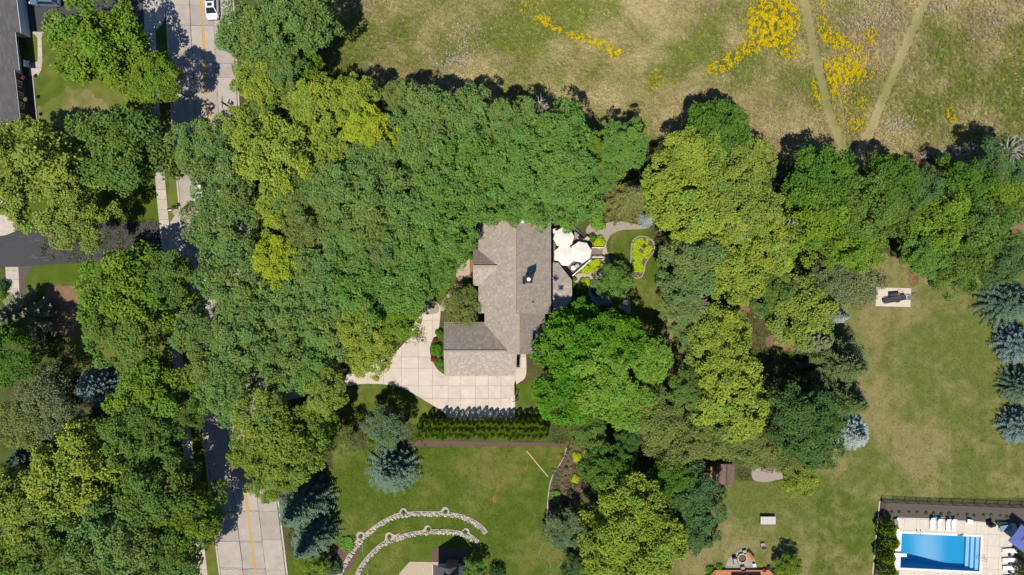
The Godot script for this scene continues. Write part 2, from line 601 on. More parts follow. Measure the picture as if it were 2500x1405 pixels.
	# mown strips through the meadow
	for line in NORTH_PATHS:
		var pts := PackedVector2Array()
		for k in range(0, line.size(), 2):
			pts.append(Vector2(line[k], line[k + 1]))
		pts = smooth(pts, false, 40)
		for p in pts:
			var cx := int((p.x - SITE_X0) / SITE_PX)
			var cy := int((p.y - SITE_Y0) / SITE_PX)
			for dy in range(-2, 3):
				for dx in range(-8, 9):
					if cy + dy < 0 or cx + dx < 0 or cx + dx >= SITE_W or cy + dy >= SITE_H or absi(dx) > 6 + (fine[(cy + dy) * SITE_W + cx + dx] % 3):
						continue
					var f := fine[(cy + dy) * SITE_W + cx + dx] / 127.5 - 1.0
					var m := mid[(cy + dy) * SITE_W + cx + dx] / 127.5 - 1.0
					var c := Vector3(0.235, 0.205, 0.098).lerp(Vector3(0.135, 0.145, 0.048), clampf(0.25 + (dx + 1) * 0.06 + m * 0.5, 0, 1)) * (1.0 + 0.12 * f)
					site.set_pixel(cx + dx, cy + dy, site.get_pixel(cx + dx, cy + dy).lerp(Color(c.x, c.y, c.z).linear_to_srgb(), 0.35 if absi(dx) < 5 else 0.14))

func in_wood(x: float, y: float) -> bool:
	var cx := clampi(int((x - SITE_X0) / SITE_PX), 0, SITE_W - 1)
	var cy := clampi(int((y - SITE_Y0) / SITE_PX), 0, SITE_H - 1)
	return cover[cy * SITE_W + cx] < 110

func ground_colour(x: float, y: float) -> Color:
	var cx := clampi(int((x - SITE_X0) / SITE_PX), 0, SITE_W - 1)
	var cy := clampi(int((y - SITE_Y0) / SITE_PX), 0, SITE_H - 1)
	return site.get_pixel(cx, cy).srgb_to_linear()

func sheet(x0: float, y0: float, x1: float, y1: float, h: float) -> ArrayMesh:
	var st := SurfaceTool.new()
	st.begin(Mesh.PRIMITIVE_TRIANGLES)
	# cut open where the pool is dug in
	var xs := [x0, 2196.0, 2397.0, x1]
	var ys := [y0, 1302.0, 1396.0, y1]
	for i in 3:
		for j in 3:
			if i == 1 and j == 1:
				continue
			for c in [[i, j], [i + 1, j], [i + 1, j + 1], [i, j], [i + 1, j + 1], [i, j + 1]]:
				var px: float = xs[c[0]]
				var py: float = ys[c[1]]
				st.set_normal(Vector3.UP)
				st.set_uv(Vector2((px - x0) / (x1 - x0), (py - y0) / (y1 - y0)))
				st.add_vertex(at(px, py) + Vector3(0, h, 0))
	st.index()
	return st.commit()

func slabs(parent_name: String, outline: PackedVector2Array, cuts_u: Array, cuts_v: Array, turn: float, y: float, thick: float, gap: float, mats: Array, joint: Material, piece := "slab") -> MeshInstance3D:
	# paving cut into panels: the joints are gaps down to the bed below
	var bed := struct(parent_name, slabm(outline, -0.05, y), joint)
	var k := 0
	for i in cuts_u.size() - 1:
		for j in cuts_v.size() - 1:
			var q := PackedVector2Array()
			for c in [[i, j], [i + 1, j], [i + 1, j + 1], [i, j + 1]]:
				var sx: float = gap * (0.5 if c[0] == i else -0.5)
				var sy: float = gap * (0.5 if c[1] == j else -0.5)
				q.append(Vector2(cuts_u[c[0]] + sx, cuts_v[c[1]] + sy).rotated(turn))
			for r in Geometry2D.intersect_polygons(q, outline):
				var area := 0.0
				for e in r.size():
					area += r[e].cross(r[(e + 1) % r.size()])
				if absf(area) > 0.06:
					part(bed, piece, slabm(r, y - 0.02, y + thick + 0.003 * (k % 2), 0.015), mats[(k * 7 + i * 3) % mats.size()])
					k += 1
	return bed

func steps_between(a: float, b: float, d: float) -> Array:
	var out := []
	var n := maxi(1, int(round((b - a) / d)))
	for i in n + 1:
		out.append(a + (b - a) * i / n)
	return out

func centre_x(y: float) -> float:
	var k := [[-250, 478], [0, 491], [300, 507], [500, 524], [780, 552], [1200, 598], [1405, 623], [1700, 662]]
	for i in k.size() - 1:
		if y <= k[i + 1][0]:
			return remap(y, k[i][0], k[i + 1][0], k[i][1], k[i + 1][1])
	return 662.0

func road_strip(o0: float, o1: float, y0: float, y1: float) -> PackedVector2Array:
	var l := PackedVector2Array()
	var r := PackedVector2Array()
	var n := maxi(1, int((y1 - y0) / 60.0))
	for i in n + 1:
		var y := lerpf(y0, y1, float(i) / n)
		l.append(g2(centre_x(y) + o0, y))
		r.append(g2(centre_x(y) + o1, y))
	r.reverse()
	l.append_array(r)
	return l

func build_setting() -> void:
	var wide := grainy("far_turf", lin(0.10, 0.115, 0.035), 3, 0.02, 0.7, 1.0, 0.05)
	struct("ground", sheet(-6000, -6000, 8500, 7400, -0.03), wide)
	var turf := mat("turf", Color.WHITE, 0.95)
	turf.albedo_texture = ImageTexture.create_from_image(site)
	turf.metallic_specular = 0.15
	struct("lawn", sheet(SITE_X0, SITE_Y0, SITE_X0 + SITE_W * SITE_PX, SITE_Y0 + SITE_H * SITE_PX, 0.0), turf)

	# ---- road: concrete panels with tarred joints, kerbs, double yellow line
	var tar := mat("tar_joint", lin(0.030, 0.028, 0.028), 0.8)
	var rc := []
	for i in 4:
		rc.append(grainy("road_concrete_%d" % i, lin(0.345 + 0.02 * i, 0.310 + 0.017 * i, 0.285 + 0.014 * i), 40 + i, 0.006, 0.86, 1.0, 0.12, 0.85, 0.3))
	var road := struct("road", slabm(road_strip(-88, 80, -220, 1640), -0.06, 0.010), tar)
	var ys := [-220, -105, 12, 62, 155, 192, 300, 405, 510, 612, 700, 800, 900, 1005, 1110, 1170, 1250, 1322, 1390, 1480, 1640]
	for i in ys.size() - 1:
		var lanes := [-86, -29, 27, 74]
		for j in 3:
			var jog := 3.0 * (((i * 2 + j) % 3) - 1) * float(i > 0)
			var jog2 := 3.0 * ((((i + 1) * 2 + j) % 3) - 1)
			var p := road_strip(lanes[j] + 0.22, lanes[j + 1] - 0.22, ys[i] + 0.22 + jog, ys[i + 1] - 0.22 + jog2)
			part(road, "slab", slabm(p, 0.0, 0.030 + 0.003 * ((i + j) % 2), 0.006), rc[(i * 3 + j * 2) % 4])
	# tar poured into the worn joints: wandering ribbons
	rng.seed = 8
	var seal := tag(thing("crack_seal", "wandering black tar lines sealing the joints of the concrete road", "crack seal"), "", "", "", "structure")
	for o in [[-29.0, 1.0, 0.9], [27.0, 0.45, 0.6]]:
		var l := PackedVector2Array()
		var wob := 0.0
		for i in 250:
			var y := -220.0 + i * 7.4
			wob = clampf(wob * 0.8 + rnd(-0.5, 0.5), -o[2], o[2])
			l.append(g2(centre_x(y) + o[0] + wob, y))
		part(seal, "tar_line", slabm(ribbon(l, o[1] / 16.0), 0.030, 0.0375), tar)
	for y in [12, 62, 155, 192, 300, 700, 800, 1005, 1170, 1250, 1322, 1390]:
		var l := PackedVector2Array()
		var x0 := -86.0 if int(y) % 3 else -29.0
		var x1 := 74.0 if int(y) % 2 else 27.0
		for i in 18:
			var x := lerpf(x0, x1, i / 17.0)
			l.append(g2(centre_x(y) + x, y + rnd(-1.4, 1.4)))
		part(seal, "tar_line", slabm(ribbon(l, rnd(0.02, 0.045)), 0.030, 0.0385), tar)
	var kerb_m := grainy("kerb_concrete", lin(0.46, 0.42, 0.38), 51, 0.02, 0.85, 1.0, 0.3)
	for side in [[-88.5, -84.5], [76, 80.5]]:
		var kb := struct("kerb", slabm(road_strip(side[0], side[1], -220, -219), -0.05, 0.0), kerb_m)
		for i in 31:
			var y0 := -219.0 + i * 60.0
			var low: bool = side[0] < 0.0 and ((y0 > 520 and y0 < 600) or (y0 > -60 and y0 < 30))
			part(kb, "kerb_stone", slabm(road_strip(side[0], side[1], y0 + 0.3, y0 + 59.7), -0.05, 0.06 if low else 0.13, 0.02), kerb_m)
	var yellow := grainy("road_paint", lin(0.66, 0.40, 0.05), 61, 0.05, 0.6, 1.0, 0.5, 0.7)
	var lines := tag(thing("yellow_line", "double yellow centre line painted along the concrete road", "road marking"), "", "", "", "structure")
	for o in [-3.0, 1.0]:
		part(lines, "stripe", slabm(road_strip(o, o + 2.5, -220, 1640), 0.036, 0.041), yellow)

	# ---- sidewalk and aprons
	var sc := []
	for i in 3:
		sc.append(grainy("sidewalk_concrete_%d" % i, lin(0.43 + 0.03 * i, 0.385 + 0.026 * i, 0.34 + 0.022 * i), 70 + i, 0.01, 0.86, 1.0, 0.2, 0.9, 0.2))
	var joint := mat("concrete_joint", lin(0.14, 0.12, 0.10), 0.95)
	var walk := struct("sidewalk", slabm(road_strip(-140, -116, -220, 1640), -0.05, 0.045), joint)
	for i in 76:
		var y0 := -220.0 + i * 24.4
		part(walk, "slab", slabm(road_strip(-140, -116, y0 + 0.3, y0 + 24.1), 0.0, 0.065, 0.012), sc[(i * 5) % 3])
	var apron := slabs("driveway_apron", poly([410, 552, 424, 530, 438, 512, 446, 600, 453, 652, 412, 652, 412, 600]), steps_between(-53.0, -48.0, 2.2), steps_between(-13.0, -2.0, 2.6), 0.0, 0.05, 0.02, 0.03, sc, joint)
	var apron2 := slabs("driveway_apron", poly([344, -200, 402, -200, 404, 40, 395, 62, 378, 78, 352, 78]), steps_between(-58.0, -51.0, 2.0), steps_between(-58.0, -38.0, 2.6), 0.0, 0.07, 0.02, 0.03, sc, joint)

	# ---- asphalt drives on the west side
	var asphalt := grainy("asphalt", lin(0.062, 0.062, 0.070), 81, 0.03, 0.8, 1.0, 0.25, 0.85, 0.4)
	struct("asphalt_drive", slabm(poly([-300, 575, 0, 575, 40, 562, 110, 550, 382, 543, 386, 560, 395, 625, 395, 640, 250, 640, 60, 650, 0, 655, -300, 660]), -0.05, 0.03, 0.01), asphalt)
	struct("asphalt_drive", slabm(poly([62, -200, 345, -200, 350, 74, 190, 75, 75, 75, 70, 40]), -0.05, 0.03, 0.01), asphalt)
	var patch := mat("pale_scuff", lin(0.105, 0.105, 0.105), 0.9)
	rng.seed = 5
	var scuffs := MB.new()
	for i in 60:
		var p := at(rnd(5, 380), rnd(560, 640))
		var l := rnd(0.2, 1.4)
		scuffs.box(Transform3D(Basis(Vector3.UP, rnd(-0.3, 0.2)), p + Vector3(0, 0.033, 0)), Vector3(l, 0.004, rnd(0.03, 0.09)))
	var sf := part(thing("paint_scuffs", "pale scuff marks scattered over the black asphalt drive", "scuff marks"), "marks", scuffs.done(), patch, Vector3.ZERO, "stuff")
	sf.get_parent().set_meta("kind", "stuff")
	var chalk := MB.new()
	var arc := smooth(poly([114, 50, 122, 47, 130, 45, 136, 48]), false, 6)
	chalk.slab(ribbon(arc, 0.16), 0.031, 0.036)
	for d in [[142, 46], [146, 52], [139, 54], [148, 45]]:
		chalk.box(Transform3D(Basis(Vector3.UP, d[0]), at(d[0], d[1]) + Vector3(0, 0.034, 0)), Vector3(0.4, 0.005, 0.12))
	tag(part(self, "chalk_mark", chalk.done(), mat("chalk", lin(0.33, 0.33, 0.2), 0.95)), "pale curved chalk drawing on the asphalt below the blue car", "chalk mark")
	struct("concrete_pad", slabm(smooth(poly([-200, 470, -20, 480, 20, 495, 48, 525, 50, 552, 25, 570, -20, 577, -200, 577]), true, 4), -0.05, 0.05, 0.02), M.sidewalk_concrete_2)
	slabs("path", poly([76, 78, 107, 78, 101, 92, 103, 150, 100, 172, 92, 185, 72, 185, 72, 156, 92, 150, 91, 92]), steps_between(-74.0, -71.0, 3.0), steps_between(-40.0, -32.0, 1.7), 0.0, 0.03, 0.02, 0.03, sc, joint)
	slabs("path", poly([12, 652, 44, 652, 48, 740, 18, 740]), steps_between(-78.0, -75.0, 3.0), steps_between(-4.0, 3.0, 1.5), 0.0, 0.02, 0.02, 0.03, sc, joint)
	var mulch_grey := grainy("grey_mulch", lin(0.20, 0.165, 0.15), 91, 0.12, 0.4, 1.0, 0.6, 0.95, 2.5)
	var mulch_brown := grainy("brown_mulch", lin(0.225, 0.145, 0.118), 92, 0.12, 0.45, 1.0, 0.6, 0.95, 2.5)
	var gravel := grainy("pink_gravel", lin(0.46, 0.39, 0.34), 93, 0.2, 0.6, 1.0, 0.7, 0.95, 2.0)
	struct("mulch_bed", slabm(poly([44, 652, 80, 648, 62, 680, 60, 740, 48, 740]), -0.05, 0.03), mulch_grey)
	struct("mulch_bed", slabm(poly([45, 185, 82, 185, 92, 312, 0, 320, -60, 322, -60, 200]), -0.05, 0.02), mulch_grey)
	var edge := tag(part(self, "bed_edging", slabm(ribbon(poly([80, 186, 92, 312, 0, 320]), 0.16), 0.0, 0.12, 0.02), sc[0]), "pale concrete edging round the mulch bed by the white house", "edging")

	# ---- the brown-roofed house's concrete drive, panel by panel
	var dc := []
	for i in 4:
		dc.append(grainy("drive_concrete_%d" % i, lin(0.515 + 0.018 * i, 0.452 + 0.015 * i, 0.395 + 0.012 * i), 100 + i, 0.008, 0.88, 1.0, 0.12, 0.88, 0.2))
	var drive := smooth(poly([640, 990, 760, 965, 838, 946, 880, 938, 940, 939, 985, 949, 1020, 968, 1048, 985, 1075, 1000]), false, 4)
	for p in poly([1100, 1024, 1258, 1028, 1258, 940]):
		drive.append(p)
	drive.append_array(smooth(poly([1258, 940, 1280, 925, 1285, 905, 1284, 865]), false, 4))
	for p in poly([1262, 865, 1240, 880, 1100, 890, 1084, 915]):
		drive.append(p)
	drive.append_array(smooth(poly([1084, 915, 1068, 902, 1055, 880, 1049, 855, 1055, 832, 1068, 815, 1075, 770, 1072, 745, 1055, 735, 1030, 742, 1022, 770, 1008, 795, 992, 830, 970, 855, 930, 880, 880, 903, 850, 915, 760, 940, 640, 962]), false, 4))
	var clean := Geometry2D.offset_polygon(drive, 0.01)
	drive = clean[0]
	for c in clean:
		if c.size() > drive.size():
			drive = c
	slabs("driveway", drive, [-40, -34, -28.5, -25.9, -22.0, -19.6, -16.9, -14.3, -12.15, -9.75, -7.9, -5.6, -3.6, -1.7, 0.45, 3], [-5, 1.5, 5.0, 8.3, 10.6, 12.3, 15.0, 16.9, 18.75, 21.5], 0.0, 0.04, 0.03, 0.035, dc, mat("tan_joint", lin(0.20, 0.155, 0.10), 0.95))

	# ---- front walk, brick landing, stone ring
	var tan_walk := grainy("tan_walk", lin(0.43, 0.35, 0.27), 111, 0.02, 0.85, 1.0, 0.3, 0.9, 0.3)
	struct("path", slabm(smooth(poly([1120, 690, 1113, 672, 1118, 652, 1130, 638, 1147, 633, 1150, 645, 1149, 680, 1135, 684, 1128, 700, 1112, 720, 1092, 745, 1082, 760, 1072, 752, 1090, 722, 1105, 700]), true, 3), -0.05, 0.055, 0.02), tan_walk)
	var landing := struct("brick_landing", slabm(poly([1147, 636, 1158, 633, 1158, 680, 1147, 682]), -0.05, 0.10), joint)
	var bricks := [grainy("brick_a", lin(0.30, 0.14, 0.095), 121, 0.05, 0.8, 1.0, 0.4), grainy("brick_b", lin(0.36, 0.18, 0.12), 122, 0.05, 0.8, 1.0, 0.4)]
	var brick_mesh := boxm(Vector3(0.21, 0.06, 0.095), 0.008)
	for i in 3:
		for j in 27:
			part(landing, "brick", brick_mesh, bricks[(i * 3 + j * 5) % 2], at(1149.0 + i * 3.6, 638.5 + j * 1.6) + Vector3(0, 0.115, 0))
	struct("gravel_bed", slabm(smooth(poly([1035, 738, 1058, 736, 1072, 748, 1068, 764, 1040, 768, 1022, 764]), true, 4), -0.05, 0.085), gravel)

	# ---- garden behind the house
	struct("gravel_path", slabm(smooth(poly([1430, 562, 1446, 544, 1462, 552, 1500, 540, 1545, 546, 1580, 556, 1560, 560, 1520, 562, 1494, 572, 1484, 586, 1476, 590, 1462, 574, 1440, 578]), true, 3), -0.05, 0.03), gravel)
	struct("path", slabm(smooth(poly([1484, 586, 1480, 600, 1484, 620, 1490, 650, 1488, 668, 1462, 680, 1436, 682, 1420, 676, 1410, 690, 1398, 684, 1412, 668, 1440, 668, 1462, 656, 1474, 640, 1470, 620, 1476, 600]), true, 3), -0.05, 0.035, 0.01), tan_walk)
	struct("path", slabm(smooth(poly([1522, 720, 1531, 720, 1540, 750, 1538, 768, 1524, 758, 1510, 750, 1512, 745, 1524, 746]), true, 3), -0.05, 0.035, 0.01), M.sidewalk_concrete_0)
	struct("mulch_bed", slabm(poly([1395, 560, 1440, 560, 1480, 590, 1476, 640, 1440, 680, 1398, 690, 1400, 780, 1520, 770, 1525, 700, 1490, 660, 1300, 640, 1300, 580]), -0.05, 0.012), mulch_brown)

	# ---- beds south and around the terraces
	struct("mulch_bed", slabm(smooth(poly([1000, 1076, 1200, 1080, 1340, 1082, 1460, 1090, 1468, 1110, 1440, 1180, 1420, 1240, 1400, 1290, 1380, 1310, 1336, 1300, 1336, 1230, 1345, 1170, 1375, 1120, 1384, 1092, 1200, 1091, 1000, 1090]), true, 3), -0.05, 0.018), mulch_brown)
	tag(part(self, "bed_edging", slabm(ribbon(smooth(poly([1383, 1094, 1374, 1122, 1346, 1170, 1337, 1230, 1335, 1285]), false, 6), 0.14), 0.0, 0.08, 0.02), sc[0]), "thin pale edging along the curved mulch bed beside the south lawn", "edging")
	struct("mulch_bed", slabm(smooth(poly([815, 1340, 850, 1325, 880, 1340, 850, 1395, 800, 1420, 780, 1380]), true, 3), -0.05, 0.018), mulch_brown)
	struct("mulch_bed", slabm(smooth(poly([1050, 1372, 1055, 1345, 1075, 1338, 1130, 1342, 1152, 1365, 1150, 1420, 1050, 1420]), true, 3), -0.05, 0.02), mulch_brown)
	struct("patio", slabm(poly([1000, 1372, 1070, 1373, 1075, 1440, 975, 1440, 975, 1400]), -0.05, 0.06, 0.02), tan_walk)

	# ---- by the shed and the fire pit
	struct("gravel_bed", slabm(smooth(poly([1836, 1150, 1850, 1143, 1880, 1140, 1905, 1150, 1912, 1168, 1895, 1173, 1866, 1178, 1840, 1172]), true, 3), -0.05, 0.03), gravel)
	var flag := [grainy("flagstone_a", lin(0.36, 0.32, 0.28), 131, 0.03, 0.8, 1.0, 0.3), grainy("flagstone_b", lin(0.42, 0.34, 0.25), 132, 0.03, 0.8, 1.0, 0.3), grainy("flagstone_c", lin(0.33, 0.31, 0.30), 133, 0.03, 0.8, 1.0, 0.3)]
	var fp := smooth(poly([1771, 1392, 1776, 1368, 1795, 1350, 1814, 1341, 1830, 1350, 1843, 1368, 1850, 1392]), false, 4)
	slabs("patio", fp, steps_between(32.0, 38.0, 0.85), steps_between(39.0, 44.0, 0.7), 0.0, 0.05, 0.02, 0.03, flag, joint, "flagstone")
	struct("concrete_pad", slabm(poly([2140, 702, 2225, 704, 2223, 750, 2138, 748]), -0.05, 0.07, 0.02), M.drive_concrete_3)

# ---------------------------------------------------------------- roofs and houses
func roof_plane(parent: Node3D, n: String, pts: Array, tile_w: float, tile_h: float, m: Material, under: Material, lift := 0.105, gap := 0.04) -> void:
	# pts: coplanar world points, the first two along the top edge. Tiles are real plates in courses, each lapped over the one below.
	var o: Vector3 = pts[0]
	var nrm: Vector3 = (pts[1] - pts[0]).cross(pts[2] - pts[0]).normalized()
	if nrm.y < 0.0:
		nrm = -nrm
	var v := (Vector3.DOWN - nrm * Vector3.DOWN.dot(nrm)).normalized()
	var u := v.cross(nrm).normalized()
	var flat := PackedVector2Array()
	var r := Rect2()
	for i in pts.size():
		var d: Vector3 = pts[i] - o
		flat.append(Vector2(d.dot(u), d.dot(v)))
		r = Rect2(flat[0], Vector2.ZERO) if i == 0 else r.expand(flat[i])
	var deck := MB.new()
	var ix := Geometry2D.triangulate_polygon(flat)
	for i in range(0, ix.size(), 3):
		deck.up_tri(pts[ix[i]], pts[ix[i + 1]], pts[ix[i + 2]])
	for i in pts.size():
		var a: Vector3 = pts[i]
		var b: Vector3 = pts[(i + 1) % pts.size()]
		deck.quad(a, b, b + Vector3.DOWN * 0.16, a + Vector3.DOWN * 0.16)
	var slope := part(parent, n, deck.done(), under)
	var b := MB.new()
	var row := 0
	var y := r.end.y - tile_h + 0.03
	while y > r.position.y - tile_h:
		var x := r.position.x - rnd(0.0, tile_w)
		if row % 2 == 1 and gap > 0.03:
			x = r.position.x - tile_w * 0.5
		elif gap > 0.03:
			x = r.position.x - tile_w
		while x < r.end.x:
			var q := PackedVector2Array([Vector2(x + gap * 0.5, y), Vector2(x + tile_w - gap * 0.5, y), Vector2(x + tile_w - gap * 0.5, y + tile_h), Vector2(x + gap * 0.5, y + tile_h)])
			for p in Geometry2D.intersect_polygons(q, flat):
				var k := rnd(0.72, 0.88)
				if rng.randf() < 0.15:
					k = rnd(0.90, 1.0)
				b.col = Color(k, k * rnd(0.96, 1.0), k * rnd(0.93, 0.99))
				var w := []
				var lo := 0.0
				for c in p:
					lo = maxf(lo, c.y)
				for c in p:
					w.append(o + u * c.x + v * c.y + nrm * (0.02 + (lift - 0.02) * clampf((c.y - y) / tile_h, 0, 1)))
				for i in range(1, p.size() - 1):
					b.up_tri(w[0], w[i], w[i + 1])
				for i in p.size():
					var j: int = (i + 1) % p.size()
					if p[i].y > lo - 0.01 and p[j].y > lo - 0.01:
						b.quad(w[i], w[j], w[j] - nrm * lift, w[i] - nrm * lift)
			x += tile_w
		y -= tile_h
		row += 1
	part(slope, "roof_tiles", b.done(), m, Vector3.ZERO, "stuff")

func plane_y(p: Array, x: float, z: float) -> float:
	var n: Vector3 = (p[1] - p[0]).cross(p[2] - p[0])
	return p[0].y - (n.x * (x - p[0].x) + n.z * (z - p[0].z)) / n.y

func skylight(parent: Node3D, plane: Array, x: float, y: float, w: float, l: float, turn: float) -> void:
	var g := at(x, y, plane[0].y)
	g.y = plane_y(plane, g.x, g.z) + 0.10
	var n: Vector3 = (plane[1] - plane[0]).cross(plane[2] - plane[0]).normalized()
	if n.y < 0.0:
		n = -n
	var ax := Vector3(cos(turn), 0, -sin(turn))
	ax = (ax - n * ax.dot(n)).normalized()
	var t := Transform3D(Basis(ax, n, ax.cross(n)), g)
	var b := MB.new()
	for s in [-1.0, 1.0]:
		b.box(t * Transform3D(Basis(), Vector3(s * (w * 0.5 - 0.05), 0, 0)), Vector3(0.1, 0.2, l), 0.015)
		b.box(t * Transform3D(Basis(), Vector3(0, 0, s * (l * 0.5 - 0.05))), Vector3(w - 0.2, 0.2, 0.1), 0.015)
	var f := part(parent, "skylight", b.done(), M.grey_metal)
	var gl := MB.new()
	gl.box(t * Transform3D(Basis(), Vector3(0, 0.02, 0)), Vector3(w - 0.2, 0.05, l - 0.2))
	part(f, "pane", gl.done(), M.dark_glass)

func walls(parent: Node3D, p: PackedVector2Array, h: float, m: Material) -> MeshInstance3D:
	return part(parent, "wall", slabm(p, -0.1, h), m)

func window(parent: Node3D, where: Vector3, turn: float, w: float, h: float) -> void:
	var t := Transform3D(Basis(Vector3.UP, turn), where)
	var b := MB.new()
	for s in [-1.0, 1.0]:
		b.box(t * Transform3D(Basis(), Vector3(s * w * 0.5, 0, 0.02)), Vector3(0.09, h + 0.09, 0.10))
		b.box(t * Transform3D(Basis(), Vector3(0, s * h * 0.5, 0.02)), Vector3(w - 0.09, 0.09, 0.10))
	b.box(t * Transform3D(Basis(), Vector3(0, 0, 0.02)), Vector3(0.05, h - 0.09, 0.07))
	var f := part(parent, "window", b.done(), M.white_paint)
	var gl := MB.new()
	gl.box(t, Vector3(w, h, 0.04))
	part(f, "pane", gl.done(), M.dark_glass)

func gutter(parent: Node3D, a: Vector3, b: Vector3) -> void:
	var m := MB.new()
	m.bar(a + Vector3(0, -0.09, 0), b + Vector3(0, -0.09, 0), 0.13, 0.12)
	part(parent, "gutter", m.done(), M.white_paint)

func build_main_house() -> void:
	rng.seed = 300
	var tile := grainy("concrete_tile", lin(0.52, 0.455, 0.405), 200, 0.02, 0.8, 1.0, 0.3, 0.9)
	tile.vertex_color_use_as_albedo = true
	var under := mat("roof_underlay", lin(0.15, 0.125, 0.11), 0.95)
	var wall_m := grainy("tan_brick", lin(0.32, 0.21, 0.16), 201, 0.08, 0.7, 1.0, 0.6)
	var house := thing("brown_roofed_house", "large house with brown tile roof amid the wood, beside white parasols", "house")
	walls(house, poly([1176, 545, 1338, 545, 1338, 760, 1322, 760, 1322, 858, 1252, 858, 1252, 905, 1092, 905, 1092, 795, 1190, 795, 1190, 760, 1176, 760, 1176, 692, 1164, 692, 1164, 618, 1176, 618], 0.0), 3.3, wall_m)
	walls(house, poly([1178, 547, 1336, 547, 1336, 758, 1178, 758]), 4.2, wall_m)
	walls(house, poly([1352, 650, 1362, 650, 1388, 688, 1388, 726, 1366, 756, 1352, 758]), 2.8, M.white_paint)
	# roof slopes
	var ae := 4.2
	var ar := 9.5
	var aw := [at(1258, 537, ar), at(1258, 766, ar), at(1169, 765, ae), at(1169, 541, ae)]
	var aee := [at(1258, 537, ar), at(1258, 766, ar), at(1344, 767, ae), at(1344, 543, ae)]
	roof_plane(house, "roof_slope", aw, 0.33, 0.40, tile, under)
	roof_plane(house, "roof_slope", aee, 0.33, 0.40, tile, under)
	var be := 3.4
	var br := 8.5
	var bw := [at(1267, 764, br), at(1267, 866, br), at(1184, 862, be), at(1184, 764, be)]
	var bee := [at(1267, 764, br), at(1267, 866, br), at(1330, 863, be), at(1330, 764, be)]
	roof_plane(house, "roof_slope", bw, 0.33, 0.40, tile, under)
	roof_plane(house, "roof_slope", bee, 0.33, 0.40, tile, under)
	var ce := 3.2
	var cr := 7.0
	roof_plane(house, "roof_slope", [at(1083, 858, cr), at(1240, 858, cr), at(1240, 788, ce), at(1084, 788, ce)], 0.33, 0.40, tile, under)
	roof_plane(house, "roof_slope", [at(1083, 858, cr), at(1262, 858, cr), at(1260, 918, ce), at(1085, 918, ce)], 0.33, 0.40, tile, under)
	var dr := 7.1
	roof_plane(house, "roof_slope", [at(1155, 650, dr), at(1222, 650, dr), at(1169, 612, ae), at(1155, 612, ae)], 0.33, 0.40, tile, under)
	roof_plane(house, "roof_slope", [at(1155, 650, dr), at(1222, 650, dr), at(1169, 697, ae), at(1155, 697, ae)], 0.33, 0.40, tile, under)
	# gable ends
	for g in [[at(1258, 541, ar - 0.1), at(1175, 545, ae - 0.1), at(1338, 545, ae - 0.1)], [at(1258, 764, ar - 0.1), at(1175, 763, ae - 0.1), at(1338, 763, ae - 0.1)], [at(1267, 862, br - 0.1), at(1190, 860, be - 0.1), at(1324, 860, be - 0.1)], [at(1088, 858, cr - 0.1), at(1089, 794, ce - 0.1), at(1089, 912, ce - 0.1)], [at(1160, 650, dr - 0.1), at(1161, 617, ae - 0.1), at(1161, 692, ae - 0.1)]]:
		var gb := MB.new()
		gb.tri(g[0], g[1], g[2])
		gb.tri(g[0], g[2], g[1])
		part(house, "gable", gb.done(), wall_m)
	# ridge caps
	var cap := grainy("ridge_tile", lin(0.42, 0.34, 0.25), 205, 0.03, 0.75, 1.0, 0.4)
	for l in [[at(1258, 537, ar), at(1258, 766, ar)], [at(1267, 766, br), at(1267, 866, br)], [at(1083, 858, cr), at(1236, 858, cr)], [at(1155, 650, dr), at(1220, 650, dr)]]:
		var rd := MB.new()
		var n := int(l[0].distance_to(l[1]) / 0.42)
		for i in n:
			rd.bar(l[0].lerp(l[1], (i + 0.02) / n) + Vector3(0, 0.06, 0), l[0].lerp(l[1], (i + 0.98) / n) + Vector3(0, 0.09, 0), 0.26, 0.10)
		part(house, "ridge_cap", rd.done(), cap)
	# bay with the faceted roof
	var ap := at(1350, 705, 4.15)
	var ring := [at(1350, 643, 2.9), at(1362, 643, 2.9), at(1395, 685, 2.9), at(1395, 730, 2.9), at(1369, 760, 2.9), at(1350, 768, 2.9)]
	for i in 5:
		roof_plane(house, "bay_roof", [ap, ring[i], ring[i + 1]], 0.42, 0.45, tile, under, 0.05, 0.02)
		gutter(house, ring[i], ring[i + 1])
	skylight(house, [ap, ring[1], ring[2]], 1357, 680, 0.8, 0.8, 0.65)
	skylight(house, [ap, ring[2], ring[3]], 1370, 703, 0.8, 0.7, 0.0)
	skylight(house, [ap, ring[3], ring[4]], 1357, 724, 0.8, 0.8, -0.65)
	skylight(house, aee, 1279, 685, 0.8, 1.1, 0.0)
	skylight(house, bee, 1305, 822, 1.0, 1.3, 0.0)
	# chimneys and vents
	var ch := part(house, "chimney", boxm(Vector3(0.95, 3.2, 0.9), 0.02), wall_m, at(1290, 683, 8.9))
	part(ch, "chimney_cap", boxm(Vector3(1.1, 0.12, 1.05), 0.03), M.tar_joint, Vector3(0, 1.66, 0))
	part(ch, "flue", tubem([Vector3(0, 1.7, 0), Vector3(0, 2.0, 0)], [0.24, 0.26], 14), M.white_paint)
	var ch2 := part(house, "chimney", boxm(Vector3(1.7, 4.5, 0.95), 0.02), M.tan_walk, at(1297, 543, 6.9))
	part(ch2, "flue", tubem([Vector3(0, 2.25, 0), Vector3(0, 2.55, 0)], [0.16, 0.18], 12), M.white_paint)
	part(house, "vent_pipe", tubem([Vector3.ZERO, Vector3(0, 0.55, 0)], [0.09, 0.09], 10), M.grey_metal, at(1300, 742, 7.2))
	part(house, "vent_hood", boxm(Vector3(0.45, 0.35, 0.5), 0.05), M.white_paint, at(1275, 541, 8.9))
